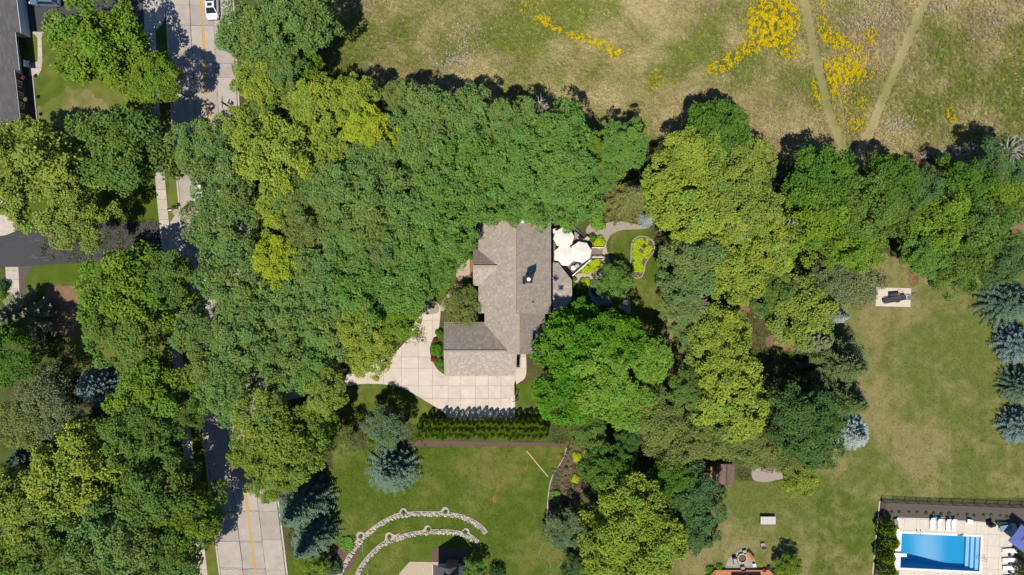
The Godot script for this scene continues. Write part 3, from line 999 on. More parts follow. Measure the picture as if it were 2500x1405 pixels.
	for g in [[aw[2], aw[3]], [aee[2], aee[3]], [bw[2], bw[3]], [bee[2], bee[3]], [at(1084, 788, ce), at(1183, 788, ce)], [at(1085, 918, ce), at(1260, 918, ce)], [at(1155, 612, ae), at(1169, 612, ae)], [at(1155, 697, ae), at(1169, 697, ae)]]:
		gutter(house, g[0], g[1])
	# openings
	for x in [1115, 1160, 1215]:
		var d := MB.new()
		d.box(Transform3D(Basis(), at(x, 906) + Vector3(0, 1.15, 0.03)), Vector3(2.5, 2.2, 0.08))
		for k in 4:
			d.box(Transform3D(Basis(), at(x, 906) + Vector3(0, 0.35 + k * 0.53, 0.08)), Vector3(2.3, 0.42, 0.04), 0.01)
		part(house, "garage_door", d.done(), M.white_paint)
	for y in [570, 590, 715, 740]:
		window(house, at(1176, y) + Vector3(-0.05, 1.7, 0), -PI / 2, 1.1, 1.4)
	for y in [575, 610, 780, 835]:
		window(house, at(1338 if y < 700 else 1322, y) + Vector3(0.05, 1.7, 0), PI / 2, 1.3, 1.4)
	var dd := part(house, "door", boxm(Vector3(0.08, 2.1, 1.0), 0.01), mat("red_door", lin(0.2, 0.05, 0.04), 0.5), at(1164, 655) + Vector3(-0.05, 1.15, 0))
	part(dd, "handle", tubem([Vector3(-0.07, 0, 0.35), Vector3(-0.07, 0.12, 0.35)], [0.02, 0.02], 6), M.grey_metal)

func shingle_roof(house: Node3D, n: String, pts: Array) -> void:
	roof_plane(house, n, pts, 0.9, 0.28, M.grey_shingle, M.grey_shingle, 0.022, 0.012)

func build_neighbours() -> void:
	rng.seed = 400
	var sh := grainy("grey_shingle", lin(0.185, 0.185, 0.20), 210, 0.12, 0.55, 1.0, 0.7, 0.95)
	sh.vertex_color_use_as_albedo = true
	var siding := grainy("white_siding", lin(0.60, 0.64, 0.70), 211, 0.03, 0.9, 1.0, 0.3, 0.7)
	# white house at the north-west corner
	var w := thing("white_house", "white sided house with grey shingle roof beside the black asphalt drive", "house")
	# three blocks stepped along the east side, all turned a little
	var eh := 2.9
	var rh := 5.2
	var blocks := [[24.0, -120.0, 48.5, 78.0], [34.5, 74.0, 45.5, 171.0], [33.0, 171.0, 48.0, 301.0]]
	for i in 3:
		var b: Array = blocks[i]
		var slope: float = (b[2] - b[0]) / (b[3] - b[1])
		var rx: float = -250.0 + (b[1] - 100.0) * 0.12
		var rx2: float = -250.0 + (b[3] - 100.0) * 0.12
		var lift := 0.012 * i
		shingle_roof(w, "roof_slope", [at(rx, b[1], rh + lift), at(rx2, b[3], rh + lift), at(b[2], b[3], eh + lift), at(b[0], b[1], eh + lift)])
		gutter(w, at(b[0], b[1], eh), at(b[2], b[3], eh))
		# wall below, set back under the eave
		var set_back := 8.0 if i != 1 else 26.0
		var q := PackedVector2Array()
		for c in [[b[0] - set_back, b[1] + 2.0], [b[2] - set_back, b[3] - 3.0], [-420.0, b[3] - 3.0], [-420.0, b[1] + 2.0]]:
			var p := at(c[0], c[1], eh)
			q.append(Vector2(p.x, p.z))
		walls(w, q, eh - 0.1, siding if i != 2 else mat("brown_brick", lin(0.13, 0.055, 0.042), 0.9))
	shingle_roof(w, "roof_slope", [at(-276, -120, rh), at(-226, 301, rh), at(-540, 301, eh), at(-540, -120, eh)])
	for y in [198, 226, 252, 280]:
		var wx := lerpf(33.0, 48.0, (y - 171.0) / 130.0) - 8.0
		window(w, at(wx, y, eh) * Vector3(1, 0, 1) + Vector3(0.03, 1.6, 0), PI / 2 - 0.11, 0.8, 1.1)
	var dsp := MB.new()
	dsp.tube([at(46, 303, 2.8), at(62, 301, 0.3), at(76, 309, 0.1)], [0.06, 0.06, 0.06], 6)
	part(w, "downspout", dsp.done(), M.white_paint)
	var fascia := MB.new()
	fascia.bar(at(-226, 303, rh - 0.1), at(48, 303, eh - 0.1), 0.14, 0.26)
	part(w, "fascia", fascia.done(), M.white_paint)
	var gt := MB.new()
	gt.tri(at(-226, 299, rh - 0.1), at(40, 299, eh - 0.1), at(-500, 299, eh - 0.1))
	gt.tri(at(-226, 299, rh - 0.1), at(-500, 299, eh - 0.1), at(40, 299, eh - 0.1))
	part(w, "gable", gt.done(), siding)
	# grey house at the bottom edge
	var s := thing("grey_house", "house with dark grey shingle roof and broad chimney at the terraced lawn", "house")
	var brick := grainy("buff_brick", lin(0.33, 0.25, 0.2), 213, 0.1, 0.7, 1.0, 0.6)
	walls(s, poly([1064, 1398, 1130, 1398, 1130, 1615, 1064, 1615], 3.2), 3.2, siding)
	var e := 3.4
	var top := 6.4
	shingle_roof(s, "roof_slope", [at(1095, 1390, top), at(1095, 1620, top), at(1057, 1620, e), at(1057, 1381, e)])
	shingle_roof(s, "roof_slope", [at(1095, 1390, top), at(1095, 1620, top), at(1136, 1620, e), at(1136, 1381, e)])
	gutter(s, at(1057, 1381, e), at(1057, 1620, e))
	gutter(s, at(1136, 1381, e), at(1136, 1620, e))
	var sc := part(s, "chimney", boxm(Vector3(1.75, 6.4, 1.0), 0.03), brick, at(1096, 1372, 0.0) + Vector3(0.6, 3.2, 0.2))
	part(sc, "chimney_top", boxm(Vector3(1.9, 0.15, 2.0), 0.03), sh, Vector3(0, 3.27, 0.3))
	part(sc, "flue", boxm(Vector3(0.45, 0.45, 0.6), 0.03), M.grey_metal, Vector3(0.1, 3.5, 0.9))
	for x in [1072, 1122]:
		window(s, at(x, 1389) + Vector3(0.2, 1.6, -0.1), PI, 0.9, 1.2)
	# timber deck at the bottom edge, in front of a house that stands beyond the frame
	var deck := thing("timber_deck", "orange stained timber deck with black railing by the fire pit", "deck")
	var bm := [mat("deck_board_a", lin(0.40, 0.165, 0.075), 0.75), mat("deck_board_b", lin(0.35, 0.14, 0.062), 0.75), mat("deck_board_c", lin(0.45, 0.20, 0.10), 0.75)]
	for i in 24:
		var y := 1393.0 + i * 2.3
		part(deck, "board", slabm(poly([1744 - i * 2.2, y, 1880 + i * 2.2, y, 1880 + i * 2.2, y + 2.1, 1744 - i * 2.2, y + 2.1], 0.5), 0.46, 0.5, 0.004), bm[i % 3])
	part(deck, "deck_frame", slabm(poly([1745, 1394, 1879, 1394, 1925, 1448, 1700, 1448], 0.4), 0.0, 0.455), mat("deck_frame", lin(0.05, 0.03, 0.02), 0.9))
	var path := [[1700, 1440], [1744, 1392], [1880, 1392], [1930, 1445]]
	for i in 3:
		if i == 1:
			continue
		var rail := MB.new()
		var a := at(path[i][0], path[i][1], 0.5)
		var b := at(path[i + 1][0], path[i + 1][1], 0.5)
		for h in [0.15, 0.95]:
			rail.bar(a + Vector3(0, h, 0), b + Vector3(0, h, 0), 0.06, 0.06)
		for k in 22:
			var p := a.lerp(b, k / 21.0)
			rail.bar(p, p + Vector3(0, 0.95, 0), 0.03, 0.03)
		part(deck, "railing", rail.done(), M.black_metal)
	var hb := thing("south_house", "house standing just beyond the bottom edge behind the timber deck", "house")
	walls(hb, poly([1690, 1452, 1940, 1452, 1940, 1600, 1690, 1600]), 3.0, siding)
	walls(hb, poly([1765, 1452, 1832, 1452, 1832, 1600, 1765, 1600]), 8.4, siding)
	part(hb, "roof", slabm(poly([1690, 1453, 1764, 1453, 1764, 1600, 1690, 1600]), 3.0, 3.2, 0.05), sh)
	part(hb, "roof", slabm(poly([1763, 1450, 1834, 1450, 1834, 1602, 1763, 1602]), 8.4, 8.6, 0.05), sh)

# ---------------------------------------------------------------- pool garden
func lounger_node(called: String, label: String, group: String) -> Node3D:
	var o := thing(called, label, "sun lounger", Vector3.ZERO, 0.0, group)
	part(o, "frame", boxm(Vector3(0.62, 0.05, 1.35), 0.01), M.white_plastic, Vector3(0, 0.29, 0.25))
	for i in 4:
		part(o, "slat", boxm(Vector3(0.11, 0.03, 1.33), 0.008), M.white_plastic, Vector3(-0.225 + i * 0.15, 0.335, 0.25))
	var back := part(o, "backrest", boxm(Vector3(0.62, 0.04, 0.72), 0.01), M.white_plastic, Vector3(0, 0.48, -0.72))
	back.rotation.x = 0.62
	for i in 4:
		part(back, "slat", boxm(Vector3(0.11, 0.03, 0.7), 0.008), M.white_plastic, Vector3(-0.225 + i * 0.15, 0.04, 0))
	for s in [[-0.27, 0.85], [0.27, 0.85], [-0.27, -0.3], [0.27, -0.3]]:
		part(o, "leg", boxm(Vector3(0.06, 0.27, 0.07)), M.white_plastic, Vector3(s[0], 0.135, s[1]))
	return o

func build_pool() -> void:
	rng.seed = 500
	var pc := []
	for i in 3:
		pc.append(grainy("pool_concrete_%d" % i, lin(0.555 + 0.012 * i, 0.505 + 0.01 * i, 0.445 + 0.008 * i), 220 + i, 0.012, 0.9, 1.0, 0.2, 0.85))
	# mulch under everything inside the fence
	struct("mulch_bed", slabm(poly([2148, 1222, 2720, 1245, 2720, 1285, 2143, 1285]), -0.05, 0.02), M.grey_mulch)
	struct("mulch_bed", slabm(poly([2143, 1285.2, 2195, 1285.2, 2195, 1560, 2132, 1560]), -0.05, 0.02), M.grey_mulch)
	struct("mulch_bed", slabm(poly([2470, 1285.2, 2720, 1285.2, 2720, 1560, 2470, 1560]), -0.05, 0.02), M.grey_mulch)
	var ax := Vector2(193, 9).normalized()   # the pool lies turned by this much
	var turn := ax.angle()
	var c := g2(2296.5, 1349)
	var hw := 6.05
	var hl := 2.62
	var basin := PackedVector2Array()
	for s in [[-1, -1], [1, -1], [1, 1], [-1, 1]]:
		basin.append(c + Vector2(s[0] * hw, s[1] * hl).rotated(turn))
	var deck := poly([2187, 1264, 2260, 1266, 2480, 1279, 2485, 1300, 2476, 1330, 2478, 1560, 2188, 1560, 2195, 1400, 2190, 1330, 2198, 1300])
	var joint := mat("pool_joint", lin(0.30, 0.26, 0.21), 0.95)
	var pd := struct("pool_deck", slabm(poly([2200, 1555, 2201, 1555, 2201, 1556, 2200, 1556]), -0.1, 0.0), joint)
	var us := steps_between(56.0, 78.0, 1.85)
	var vs := steps_between(32.0, 55.0, 1.75)
	var wide := PackedVector2Array()
	for s in [[-1, -1], [1, -1], [1, 1], [-1, 1]]:
		wide.append(c + Vector2(s[0] * (hw + 0.3), s[1] * (hl + 0.3)).rotated(turn))
	var k := 0
	for i in us.size() - 1:
		for j in vs.size() - 1:
			var q := PackedVector2Array([Vector2(us[i] + 0.01, vs[j] + 0.01), Vector2(us[i + 1] - 0.01, vs[j] + 0.01), Vector2(us[i + 1] - 0.01, vs[j + 1] - 0.01), Vector2(us[i] + 0.01, vs[j + 1] - 0.01)])
			for z in q.size():
				q[z] = (q[z] - c).rotated(turn) + c
			for r in Geometry2D.intersect_polygons(q, deck):
				for e in Geometry2D.clip_polygons(r, wide):
					if not Geometry2D.is_polygon_clockwise(e):
						part(pd, "slab", slabm(e, -0.05, 0.09, 0.01), pc[(k * 5) % 3])
						k += 1
	# coping, basin, water
	var pool := thing("swimming_pool", "rectangular blue swimming pool with steps and diving board", "swimming pool", Vector3(c.x, 0, c.y), -turn)
	var cop := mat("coping", lin(0.68, 0.65, 0.62), 0.6)
	for s in [-1.0, 1.0]:
		part(pool, "coping", boxm(Vector3(hw * 2 + 0.6, 0.14, 0.3), 0.02), cop, Vector3(0, 0.04, s * (hl + 0.15)))
		part(pool, "coping", boxm(Vector3(0.3, 0.14, hl * 2), 0.02), cop, Vector3(s * (hw + 0.15), 0.04, 0))
	part(pool, "liner_track", boxm(Vector3(0.55, 0.02, hl * 2 + 1.2), 0.005), M.white_plastic, Vector3(-hw - 0.62, 0.10, 0))
	var liner := grainy("pool_liner", lin(0.010, 0.27, 0.53), 230, 0.05, 0.93, 1.0, 0.3, 0.4)
	var b := MB.new()
	var fl := MB.new()
	fl.st.set_smooth_group(0)
	var floor_y := func(x: float) -> float: return lerpf(-2.6, -1.2, smoothstep(-4.0, 2.5, x))
	var xs := [-hw, -4.0, -3.2, -2.4, -1.6, -0.8, 0.0, 0.8, 1.6, 2.5, hw]
	for i in xs.size() - 1:
		var a0: float = floor_y.call(xs[i])
		var a1: float = floor_y.call(xs[i + 1])
		fl.up_tri(Vector3(xs[i], a0, -hl), Vector3(xs[i + 1], a1, -hl), Vector3(xs[i + 1], a1, hl))
		fl.up_tri(Vector3(xs[i], a0, -hl), Vector3(xs[i + 1], a1, hl), Vector3(xs[i], a0, hl))
		b.quad(Vector3(xs[i], 0.0, hl), Vector3(xs[i], a0, hl), Vector3(xs[i + 1], a1, hl), Vector3(xs[i + 1], 0.0, hl))
		b.quad(Vector3(xs[i + 1], 0.0, -hl), Vector3(xs[i + 1], a1, -hl), Vector3(xs[i], a0, -hl), Vector3(xs[i], 0.0, -hl))
	b.quad(Vector3(-hw, 0, -hl), Vector3(-hw, -2.6, -hl), Vector3(-hw, -2.6, hl), Vector3(-hw, 0, hl))
	b.quad(Vector3(hw, 0, hl), Vector3(hw, -1.2, hl), Vector3(hw, -1.2, -hl), Vector3(hw, 0, -hl))
	part(pool, "basin_wall", b.done(), liner)
	part(pool, "basin_floor", fl.done(), liner)
	var stepm := mat("step_liner", lin(0.22, 0.48, 0.74), 0.5)
	for i in 3:
		part(pool, "step", boxm(Vector3(0.50, 0.3 + (2 - i) * 0.02, hl * 2 - 0.02), 0.02), stepm, Vector3(hw - 0.28 - i * 0.56, -0.36 - i * 0.28, 0))
	var water := mat("pool_water", Color(0.05, 0.42, 0.72, 0.10), 0.03, {"transparency": BaseMaterial3D.TRANSPARENCY_ALPHA})
	var ws := MB.new()
	ws.quad(Vector3(-hw, -0.09, -hl), Vector3(hw, -0.09, -hl), Vector3(hw, -0.09, hl), Vector3(-hw, -0.09, hl))
	part(pool, "water_surface", ws.done(), water)
	var db := part(pool, "diving_board", boxm(Vector3(2.3, 0.07, 0.5), 0.02), M.white_plastic, Vector3(-hw - 0.5, 0.5, 0.55))
	part(db, "stand", boxm(Vector3(0.5, 0.42, 0.42), 0.04), M.white_paint, Vector3(-0.7, -0.25, 0))
	var tubes := MB.new()
	for x in [-3.9, -3.3]:
		tubes.tube([Vector3(x, 0.1, -hl - 0.5), Vector3(x, 0.85, -hl - 0.45), Vector3(x, 0.95, -hl - 0.1), Vector3(x, 0.5, -hl + 0.12), Vector3(x, -0.8, -hl + 0.1)], [0.035, 0.035, 0.035, 0.035, 0.035], 8)
	for h in [-0.25, -0.55]:
		tubes.tube([Vector3(-3.9, h, -hl + 0.1), Vector3(-3.3, h, -hl + 0.1)], [0.04, 0.04], 6)
	part(pool, "ladder", tubes.done(), M.chrome)
	var hr := MB.new()
	for z in [0.45, 0.75]:
		hr.tube([Vector3(hw + 0.6, 0.1, z), Vector3(hw + 0.5, 0.9, z), Vector3(hw - 0.1, 0.85, z), Vector3(hw - 0.5, -0.3, z)], [0.03, 0.03, 0.03, 0.03], 8)
	part(pool, "handrail", hr.done(), M.chrome)
	var cleaner := thing("pool_cleaner", "grey robotic pool cleaner with coiled hose at the pool edge", "pool cleaner", at(2344, 1307) + Vector3(0, 0.09, 0), 0.2)
	part(cleaner, "body", boxm(Vector3(0.85, 0.2, 0.22), 0.06), M.grey_metal, Vector3(0, 0.1, 0))
	var hs := []
	for i in 22:
		hs.append(Vector3(0.1 + 0.16 * sin(i * 0.8) + i * 0.01, 0.12 - (0.16 if i > 8 else 0.0), 0.15 + i * 0.05))
	var hr2 := []
	for i in 22:
		hr2.append(0.022)
	part(cleaner, "hose", tubem(hs, hr2, 6), M.grey_metal)

	# loungers
	var proto: Node3D
	var spots := [[2273, 1278, 0.02, "white lounger leftmost of the four along the far pool edge"], [2291, 1280, 0.02, "white lounger second from the diving board, with grey towel beside it"], [2312, 1281, 0.02, "white lounger third along the far pool edge"], [2325, 1281, 0.02, "white lounger fourth along the far pool edge, nearest the parasol"],
		[2459, 1343, -1.5, "white lounger nearest the blue parasol on the pool's short side"], [2459, 1366, -1.5, "white lounger second from the blue parasol, on the pool's short side"], [2460, 1385, -1.5, "white lounger third from the blue parasol, on the pool's short side"], [2460, 1409, -1.5, "white lounger cut by the bottom edge, on the pool's short side"]]
	for s in spots:
		var o: Node3D
		if proto == null:
			proto = lounger_node("sun_lounger", s[3], "white loungers round the pool")
			o = proto
		else:
			o = copy(proto, "sun_lounger")
		o.set_meta("label", s[3])
		o.position = at(s[0], s[1]) + Vector3(0, 0.09, 0)
		o.rotation.y = s[2]
	for s in [[2463, 1356, "small dark side table between the upper pool-side loungers"], [2463, 1376, "small dark side table between the lower pool-side loungers"], [2463, 1397, "small dark side table by the bottom pool-side lounger"]]:
		var t := thing("side_table", s[2], "side table", at(s[0], s[1]) + Vector3(0, 0.09, 0), 0.0, "side tables between the loungers")
		part(t, "table_top", tubem([Vector3(0, 0.4, 0), Vector3(0, 0.44, 0)], [0.24, 0.24], 14), M.dark_blue)
		part(t, "leg", tubem([Vector3(0, 0.0, 0), Vector3(0, 0.4, 0)], [0.16, 0.05], 8), M.black_metal)
	var tw := thing("grey_box", "pale grey storage box on the pool deck by the mulch", "storage box", at(2364, 1272) + Vector3(0, 0.09, 0), -0.2)
	part(tw, "body", boxm(Vector3(0.75, 0.4, 0.6), 0.03), mat("pale_blue_plastic", lin(0.45, 0.56, 0.66), 0.5), Vector3(0, 0.2, 0))
	part(tw, "lid", boxm(Vector3(0.8, 0.06, 0.65), 0.02), M.white_plastic, Vector3(0, 0.43, 0))
	tag(part(self, "grey_towel", boxm(Vector3(0.35, 0.12, 0.75), 0.04), mat("grey_cloth", lin(0.25, 0.27, 0.3), 0.95), at(2296.5, 1280) + Vector3(0, 0.15, 0)), "grey folded towel beside the second white lounger", "towel")
	tag(part(self, "blue_ball", tubem([Vector3(0, 0.0, 0), Vector3(0, 0.08, 0), Vector3(0, 0.2, 0), Vector3(0, 0.32, 0), Vector3(0, 0.4, 0)], [0.06, 0.16, 0.22, 0.16, 0.05], 14), mat("ball_blue", lin(0.02, 0.30, 0.55), 0.4), at(2283.5, 1263) + Vector3(0, 0.02, 0)), "bright blue ball lying behind the white loungers", "ball")
	tag(part(self, "pool_pole", tubem([at(2290, 1263) + Vector3(0, 0.13, 0), at(2325, 1263.5) + Vector3(0, 0.13, 0)], [0.02, 0.02], 6), M.white_plastic), "long white pool pole lying behind the loungers", "pool pole")
	# parasol and what stands beneath it
	var um := mat("navy_canvas", lin(0.085, 0.115, 0.33), 0.9)
	var u := thing("blue_parasol", "square blue cantilever parasol at the corner of the pool deck", "parasol", at(2470, 1303) + Vector3(0, 0.09, 0), 0.0)
	var cnp := MB.new()
	var topc := Vector3(0, 2.75, 0)
	var cor := []
	for i in 4:
		var a := PI / 4 + i * PI / 2 + 0.78 - 0.12
		cor.append(Vector3(cos(a) * 2.2, 2.35, sin(a) * 2.2))
	for i in 4:
		var m0: Vector3 = (cor[i] + cor[(i + 1) % 4]) * 0.5 + Vector3(0, 0.05, 0)
		cnp.up_tri(topc, cor[i], m0)
		cnp.up_tri(topc, m0, cor[(i + 1) % 4])
		cnp.quad(cor[i], m0, m0 - Vector3(0, 0.14, 0), cor[i] - Vector3(0, 0.14, 0))
		cnp.quad(m0, cor[(i + 1) % 4], cor[(i + 1) % 4] - Vector3(0, 0.14, 0), m0 - Vector3(0, 0.14, 0))
	var cano := part(u, "canopy", cnp.done(), um)
	var vent := MB.new()
	for i in 4:
		vent.up_tri(Vector3(0, 2.92, 0), cor[i] * 0.26 + Vector3(0, 2.16, 0), cor[(i + 1) % 4] * 0.26 + Vector3(0, 2.16, 0))
	part(cano, "vent", vent.done(), um)
	part(u, "pole", tubem([Vector3(1.5, 0, 0.5), Vector3(1.6, 2.9, 0.6), Vector3(0.1, 3.0, 0)], [0.06, 0.05, 0.04], 8), M.black_metal)
	part(u, "base", boxm(Vector3(0.9, 0.12, 0.9), 0.03), M.black_metal, Vector3(1.5, 0.06, 0.5))
	for i in 4:
		var rb := MB.new()
		rb.bar(Vector3(0, 2.7, 0), cor[i] - Vector3(0, 0.03, 0), 0.03, 0.03)
		part(u, "rib", rb.done(), M.black_metal)
	var gr := thing("grill", "black covered grill at the mulch edge near the blue parasol", "grill", at(2412, 1278) + Vector3(0, 0.09, 0), 0.3)
	part(gr, "body", boxm(Vector3(0.8, 0.5, 0.5), 0.08), M.black_metal, Vector3(0, 0.75, 0))
	part(gr, "hood", tubem([Vector3(-0.4, 1.0, 0), Vector3(0.4, 1.0, 0)], [0.26, 0.26], 10), M.black_metal)
	for s in [-0.3, 0.3]:
		part(gr, "leg", boxm(Vector3(0.05, 0.5, 0.4)), M.black_metal, Vector3(s, 0.25, 0))
	var tb := thing("patio_table", "grey-blue glass table half under the blue parasol", "table", at(2448, 1286) + Vector3(0, 0.09, 0), 0.15)
	part(tb, "table_top", boxm(Vector3(1.7, 0.05, 0.9), 0.02), mat("blue_grey_glass", lin(0.16, 0.26, 0.34), 0.25), Vector3(0, 0.72, 0))
	for s in [[-0.75, -0.35], [0.75, -0.35], [-0.75, 0.35], [0.75, 0.35]]:
		part(tb, "leg", boxm(Vector3(0.05, 0.7, 0.05)), M.black_metal, Vector3(s[0], 0.35, s[1]))
	var bc := thing("bench", "dark green slatted bench behind the blue-grey glass table", "bench", at(2444, 1277) + Vector3(0, 0.09, 0), 0.0)
	for i in 4:
		part(bc, "slat", boxm(Vector3(1.9, 0.03, 0.09), 0.006), mat("dark_green_wood_%d" % i, lin(0.035, 0.055, 0.05), 0.7), Vector3(0, 0.45, -0.18 + i * 0.12))
	for s in [-0.8, 0.8]:
		part(bc, "leg", boxm(Vector3(0.08, 0.43, 0.4)), M.black_metal, Vector3(s, 0.215, 0))
	var chr := thing("striped_chair", "cream and red striped chair right of the blue parasol", "chair", at(2489, 1280) + Vector3(0, 0.02, 0), -0.5)
	part(chr, "seat", boxm(Vector3(0.5, 0.06, 0.5), 0.02), mat("cream_cloth", lin(0.55, 0.42, 0.3), 0.9), Vector3(0, 0.42, 0))
	part(chr, "backrest", boxm(Vector3(0.5, 0.5, 0.06), 0.02), mat("red_cloth", lin(0.4, 0.07, 0.04), 0.9), Vector3(0, 0.7, -0.24))
	for s in [[-0.22, -0.2], [0.22, -0.2], [-0.22, 0.2], [0.22, 0.2]]:
		part(chr, "leg", boxm(Vector3(0.04, 0.4, 0.04)), M.black_metal, Vector3(s[0], 0.2, s[1]))
	var bin_ := thing("deck_cart", "small grey cart with white bucket at the deck corner", "cart", at(2186, 1270) + Vector3(0, 0.03, 0), 0.2)
	part(bin_, "body", boxm(Vector3(0.5, 0.45, 0.8), 0.04), M.grey_metal, Vector3(-0.1, 0.25, 0.1))
	part(bin_, "bucket", tubem([Vector3(0.3, 0.0, -0.2), Vector3(0.3, 0.35, -0.2)], [0.14, 0.17], 12), M.white_plastic)
	# fence
	for f in [[[2150, 1221], [2720, 1244], "black metal picket fence along the top of the pool yard"], [[2150, 1222], [2128, 1480], "black metal picket fence down the lawn side of the pool yard"]]:
		var fo := thing("pool_fence", f[2], "fence")
		var a := at(f[0][0], f[0][1])
		var e := at(f[1][0], f[1][1])
		var n := int(a.distance_to(e) / 1.75)
		for i in n + 1:
			part(fo, "post", boxm(Vector3(0.07, 1.5, 0.07), 0.01), M.black_metal, a.lerp(e, float(i) / n) + Vector3(0, 0.75, 0))
		for h in [0.2, 1.4]:
			var rl := MB.new()
			rl.bar(a + Vector3(0, h, 0), e + Vector3(0, h, 0), 0.05, 0.05)
			part(fo, "rail", rl.done(), M.black_metal)
		var pk := MB.new()
		for i in n * 11:
			var p := a.lerp(e, (i + 0.5) / (n * 11.0))
			pk.bar(p + Vector3(0, 0.1, 0), p + Vector3(0, 1.45, 0), 0.018, 0.018)
		part(fo, "pickets", pk.done(), M.black_metal, Vector3.ZERO, "stuff")
	tag(part(self, "bed_edging", slabm(ribbon(poly([2148, 1224, 2138, 1320, 2130, 1405, 2127, 1480]), 0.2), 0.0, 0.1, 0.02), M.sidewalk_concrete_1), "pale edging strip outside the pool fence on the lawn side", "edging")

# ---------------------------------------------------------------- patio behind the house
func build_patio() -> void:
	rng.seed = 600
	var bm := []
	for i in 3:
		bm.append(grainy("composite_board_%d" % i, lin(0.215 + 0.02 * i, 0.160 + 0.017 * i, 0.135 + 0.014 * i), 240 + i, 0.05, 0.8, 1.0, 0.4, 0.85))
	var deck := thing("garden_deck", "raised brown board deck under the white parasols behind the house", "deck")
	var outline := poly([1345, 556, 1400, 552, 1430, 580, 1444, 606, 1444, 632, 1397, 676, 1345, 660], 0.45)
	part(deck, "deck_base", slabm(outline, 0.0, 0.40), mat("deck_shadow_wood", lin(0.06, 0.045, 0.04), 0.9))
	for i in 46:
		var y0 := 550.0 + i * 2.75
		for r in Geometry2D.intersect_polygons(poly([1340, y0 + 0.15, 1450, y0 + 0.15, 1450, y0 + 2.6, 1340, y0 + 2.6], 0.45), outline):
			part(deck, "board", slabm(r, 0.40, 0.45, 0.004), bm[(i * 2) % 3])
	var ramp := thing("deck_steps", "brown timber steps with white rails leading off the deck", "steps")
	for i in 4:
		var x := 1444.0 + i * 7.0
		part(ramp, "tread", slabm(poly([x, 607, x + 6.8, 607, x + 6.8, 627, x, 627], 0.3), 0.0, 0.40 - i * 0.09, 0.01), bm[i % 3])
	for y in [606.0, 629.0]:
		var rl := MB.new()
		rl.bar(at(1444, y, 0.4) + Vector3(0, 0.85, 0), at(1472, y, 0.1) + Vector3(0, 0.85, 0), 0.12, 0.08)
		part(ramp, "handrail", rl.done(), M.white_paint)
		for x in [1445, 1458, 1471]:
			part(ramp, "post", boxm(Vector3(0.1, 0.95, 0.1), 0.01), M.white_paint, at(x, y, 0.3) + Vector3(0, 0.2, 0))
	var rail := thing("deck_railing", "white railing along the diagonal edge of the deck", "railing")
	var a := at(1397, 674, 0.45)
	var b := at(1440, 636, 0.45)
	var top := MB.new()
	top.bar(a + Vector3(0, 0.95, 0), b + Vector3(0, 0.95, 0), 0.16, 0.07)
	part(rail, "handrail", top.done(), M.white_paint)
	for i in 4:
		part(rail, "post", boxm(Vector3(0.1, 0.95, 0.1)), M.white_paint, a.lerp(b, i / 3.0) + Vector3(0, 0.47, 0))
	var bal := MB.new()
	for i in 26:
		var p := a.lerp(b, (i + 0.5) / 26.0)
		bal.bar(p + Vector3(0, 0.1, 0), p + Vector3(0, 0.92, 0), 0.03, 0.03)
	part(rail, "balusters", bal.done(), M.white_paint, Vector3.ZERO, "stuff")
	# parasols
	var cv := mat("white_canvas", lin(0.64, 0.615, 0.59), 0.95, {"backlight_enabled": true, "backlight": Color(0.25, 0.24, 0.22)})
	for s in [[1377, 580, 1.58, 2.75, 0.1, "white octagonal parasol nearest the trees on the deck"], [1379, 624, 1.66, 2.5, 0.35, "white octagonal parasol nearest the faceted bay roof"], [1419, 616, 1.64, 2.9, 0.2, "white octagonal parasol over the deck steps"]]:
		var u := thing("white_parasol", s[5], "parasol", at(s[0], s[1], s[3]) * Vector3(1, 0, 1) + Vector3(0, 0.45, 0), s[4], "white parasols on the deck")
		var h: float = s[3] - 0.45
		var cn := MB.new()
		var rim := []
		for i in 8:
			rim.append(Vector3(cos(i * TAU / 8) * s[2], h - 0.42, sin(i * TAU / 8) * s[2]))
		for i in 8:
			var m0: Vector3 = (rim[i] + rim[(i + 1) % 8]) * 0.49 + Vector3(0, 0.02, 0)
			cn.up_tri(Vector3(0, h, 0), rim[i], m0)
			cn.up_tri(Vector3(0, h, 0), m0, rim[(i + 1) % 8])
			cn.quad(rim[i], m0, m0 - Vector3(0, 0.12, 0), rim[i] - Vector3(0, 0.12, 0))
			cn.quad(m0, rim[(i + 1) % 8], rim[(i + 1) % 8] - Vector3(0, 0.12, 0), m0 - Vector3(0, 0.12, 0))
		part(u, "canopy", cn.done(), cv)
		part(u, "finial", tubem([Vector3(0, h, 0), Vector3(0, h + 0.12, 0)], [0.05, 0.03], 8), M.white_paint)
		part(u, "pole", tubem([Vector3(0, 0, 0), Vector3(0, h - 0.02, 0)], [0.03, 0.03], 8), M.grey_metal)
		part(u, "base", tubem([Vector3(0, 0, 0), Vector3(0, 0.12, 0)], [0.3, 0.26], 14), M.grey_metal)
		for i in 8:
			var rb := MB.new()
			rb.bar(Vector3(0, h - 0.05, 0), rim[i] - Vector3(0, 0.03, 0), 0.02, 0.02)
			part(u, "rib", rb.done(), M.grey_metal)
	# furniture and outdoor kitchen
	var rt := thing("round_table", "pale round table by the white deck railing", "table", at(1399, 655, 0.45))
	part(rt, "table_top", tubem([Vector3(0, 0.7, 0), Vector3(0, 0.74, 0)], [0.36, 0.36], 20), M.white_paint)
	part(rt, "leg", tubem([Vector3.ZERO, Vector3(0, 0.7, 0)], [0.18, 0.05], 10), M.grey_metal)
	var hp := thing("square_grill", "square grey grill beside the pale round table", "grill", at(1408, 650, 0.45), 0.72)
	part(hp, "body", boxm(Vector3(0.75, 0.8, 0.65), 0.03), M.grey_metal, Vector3(0, 0.4, 0))
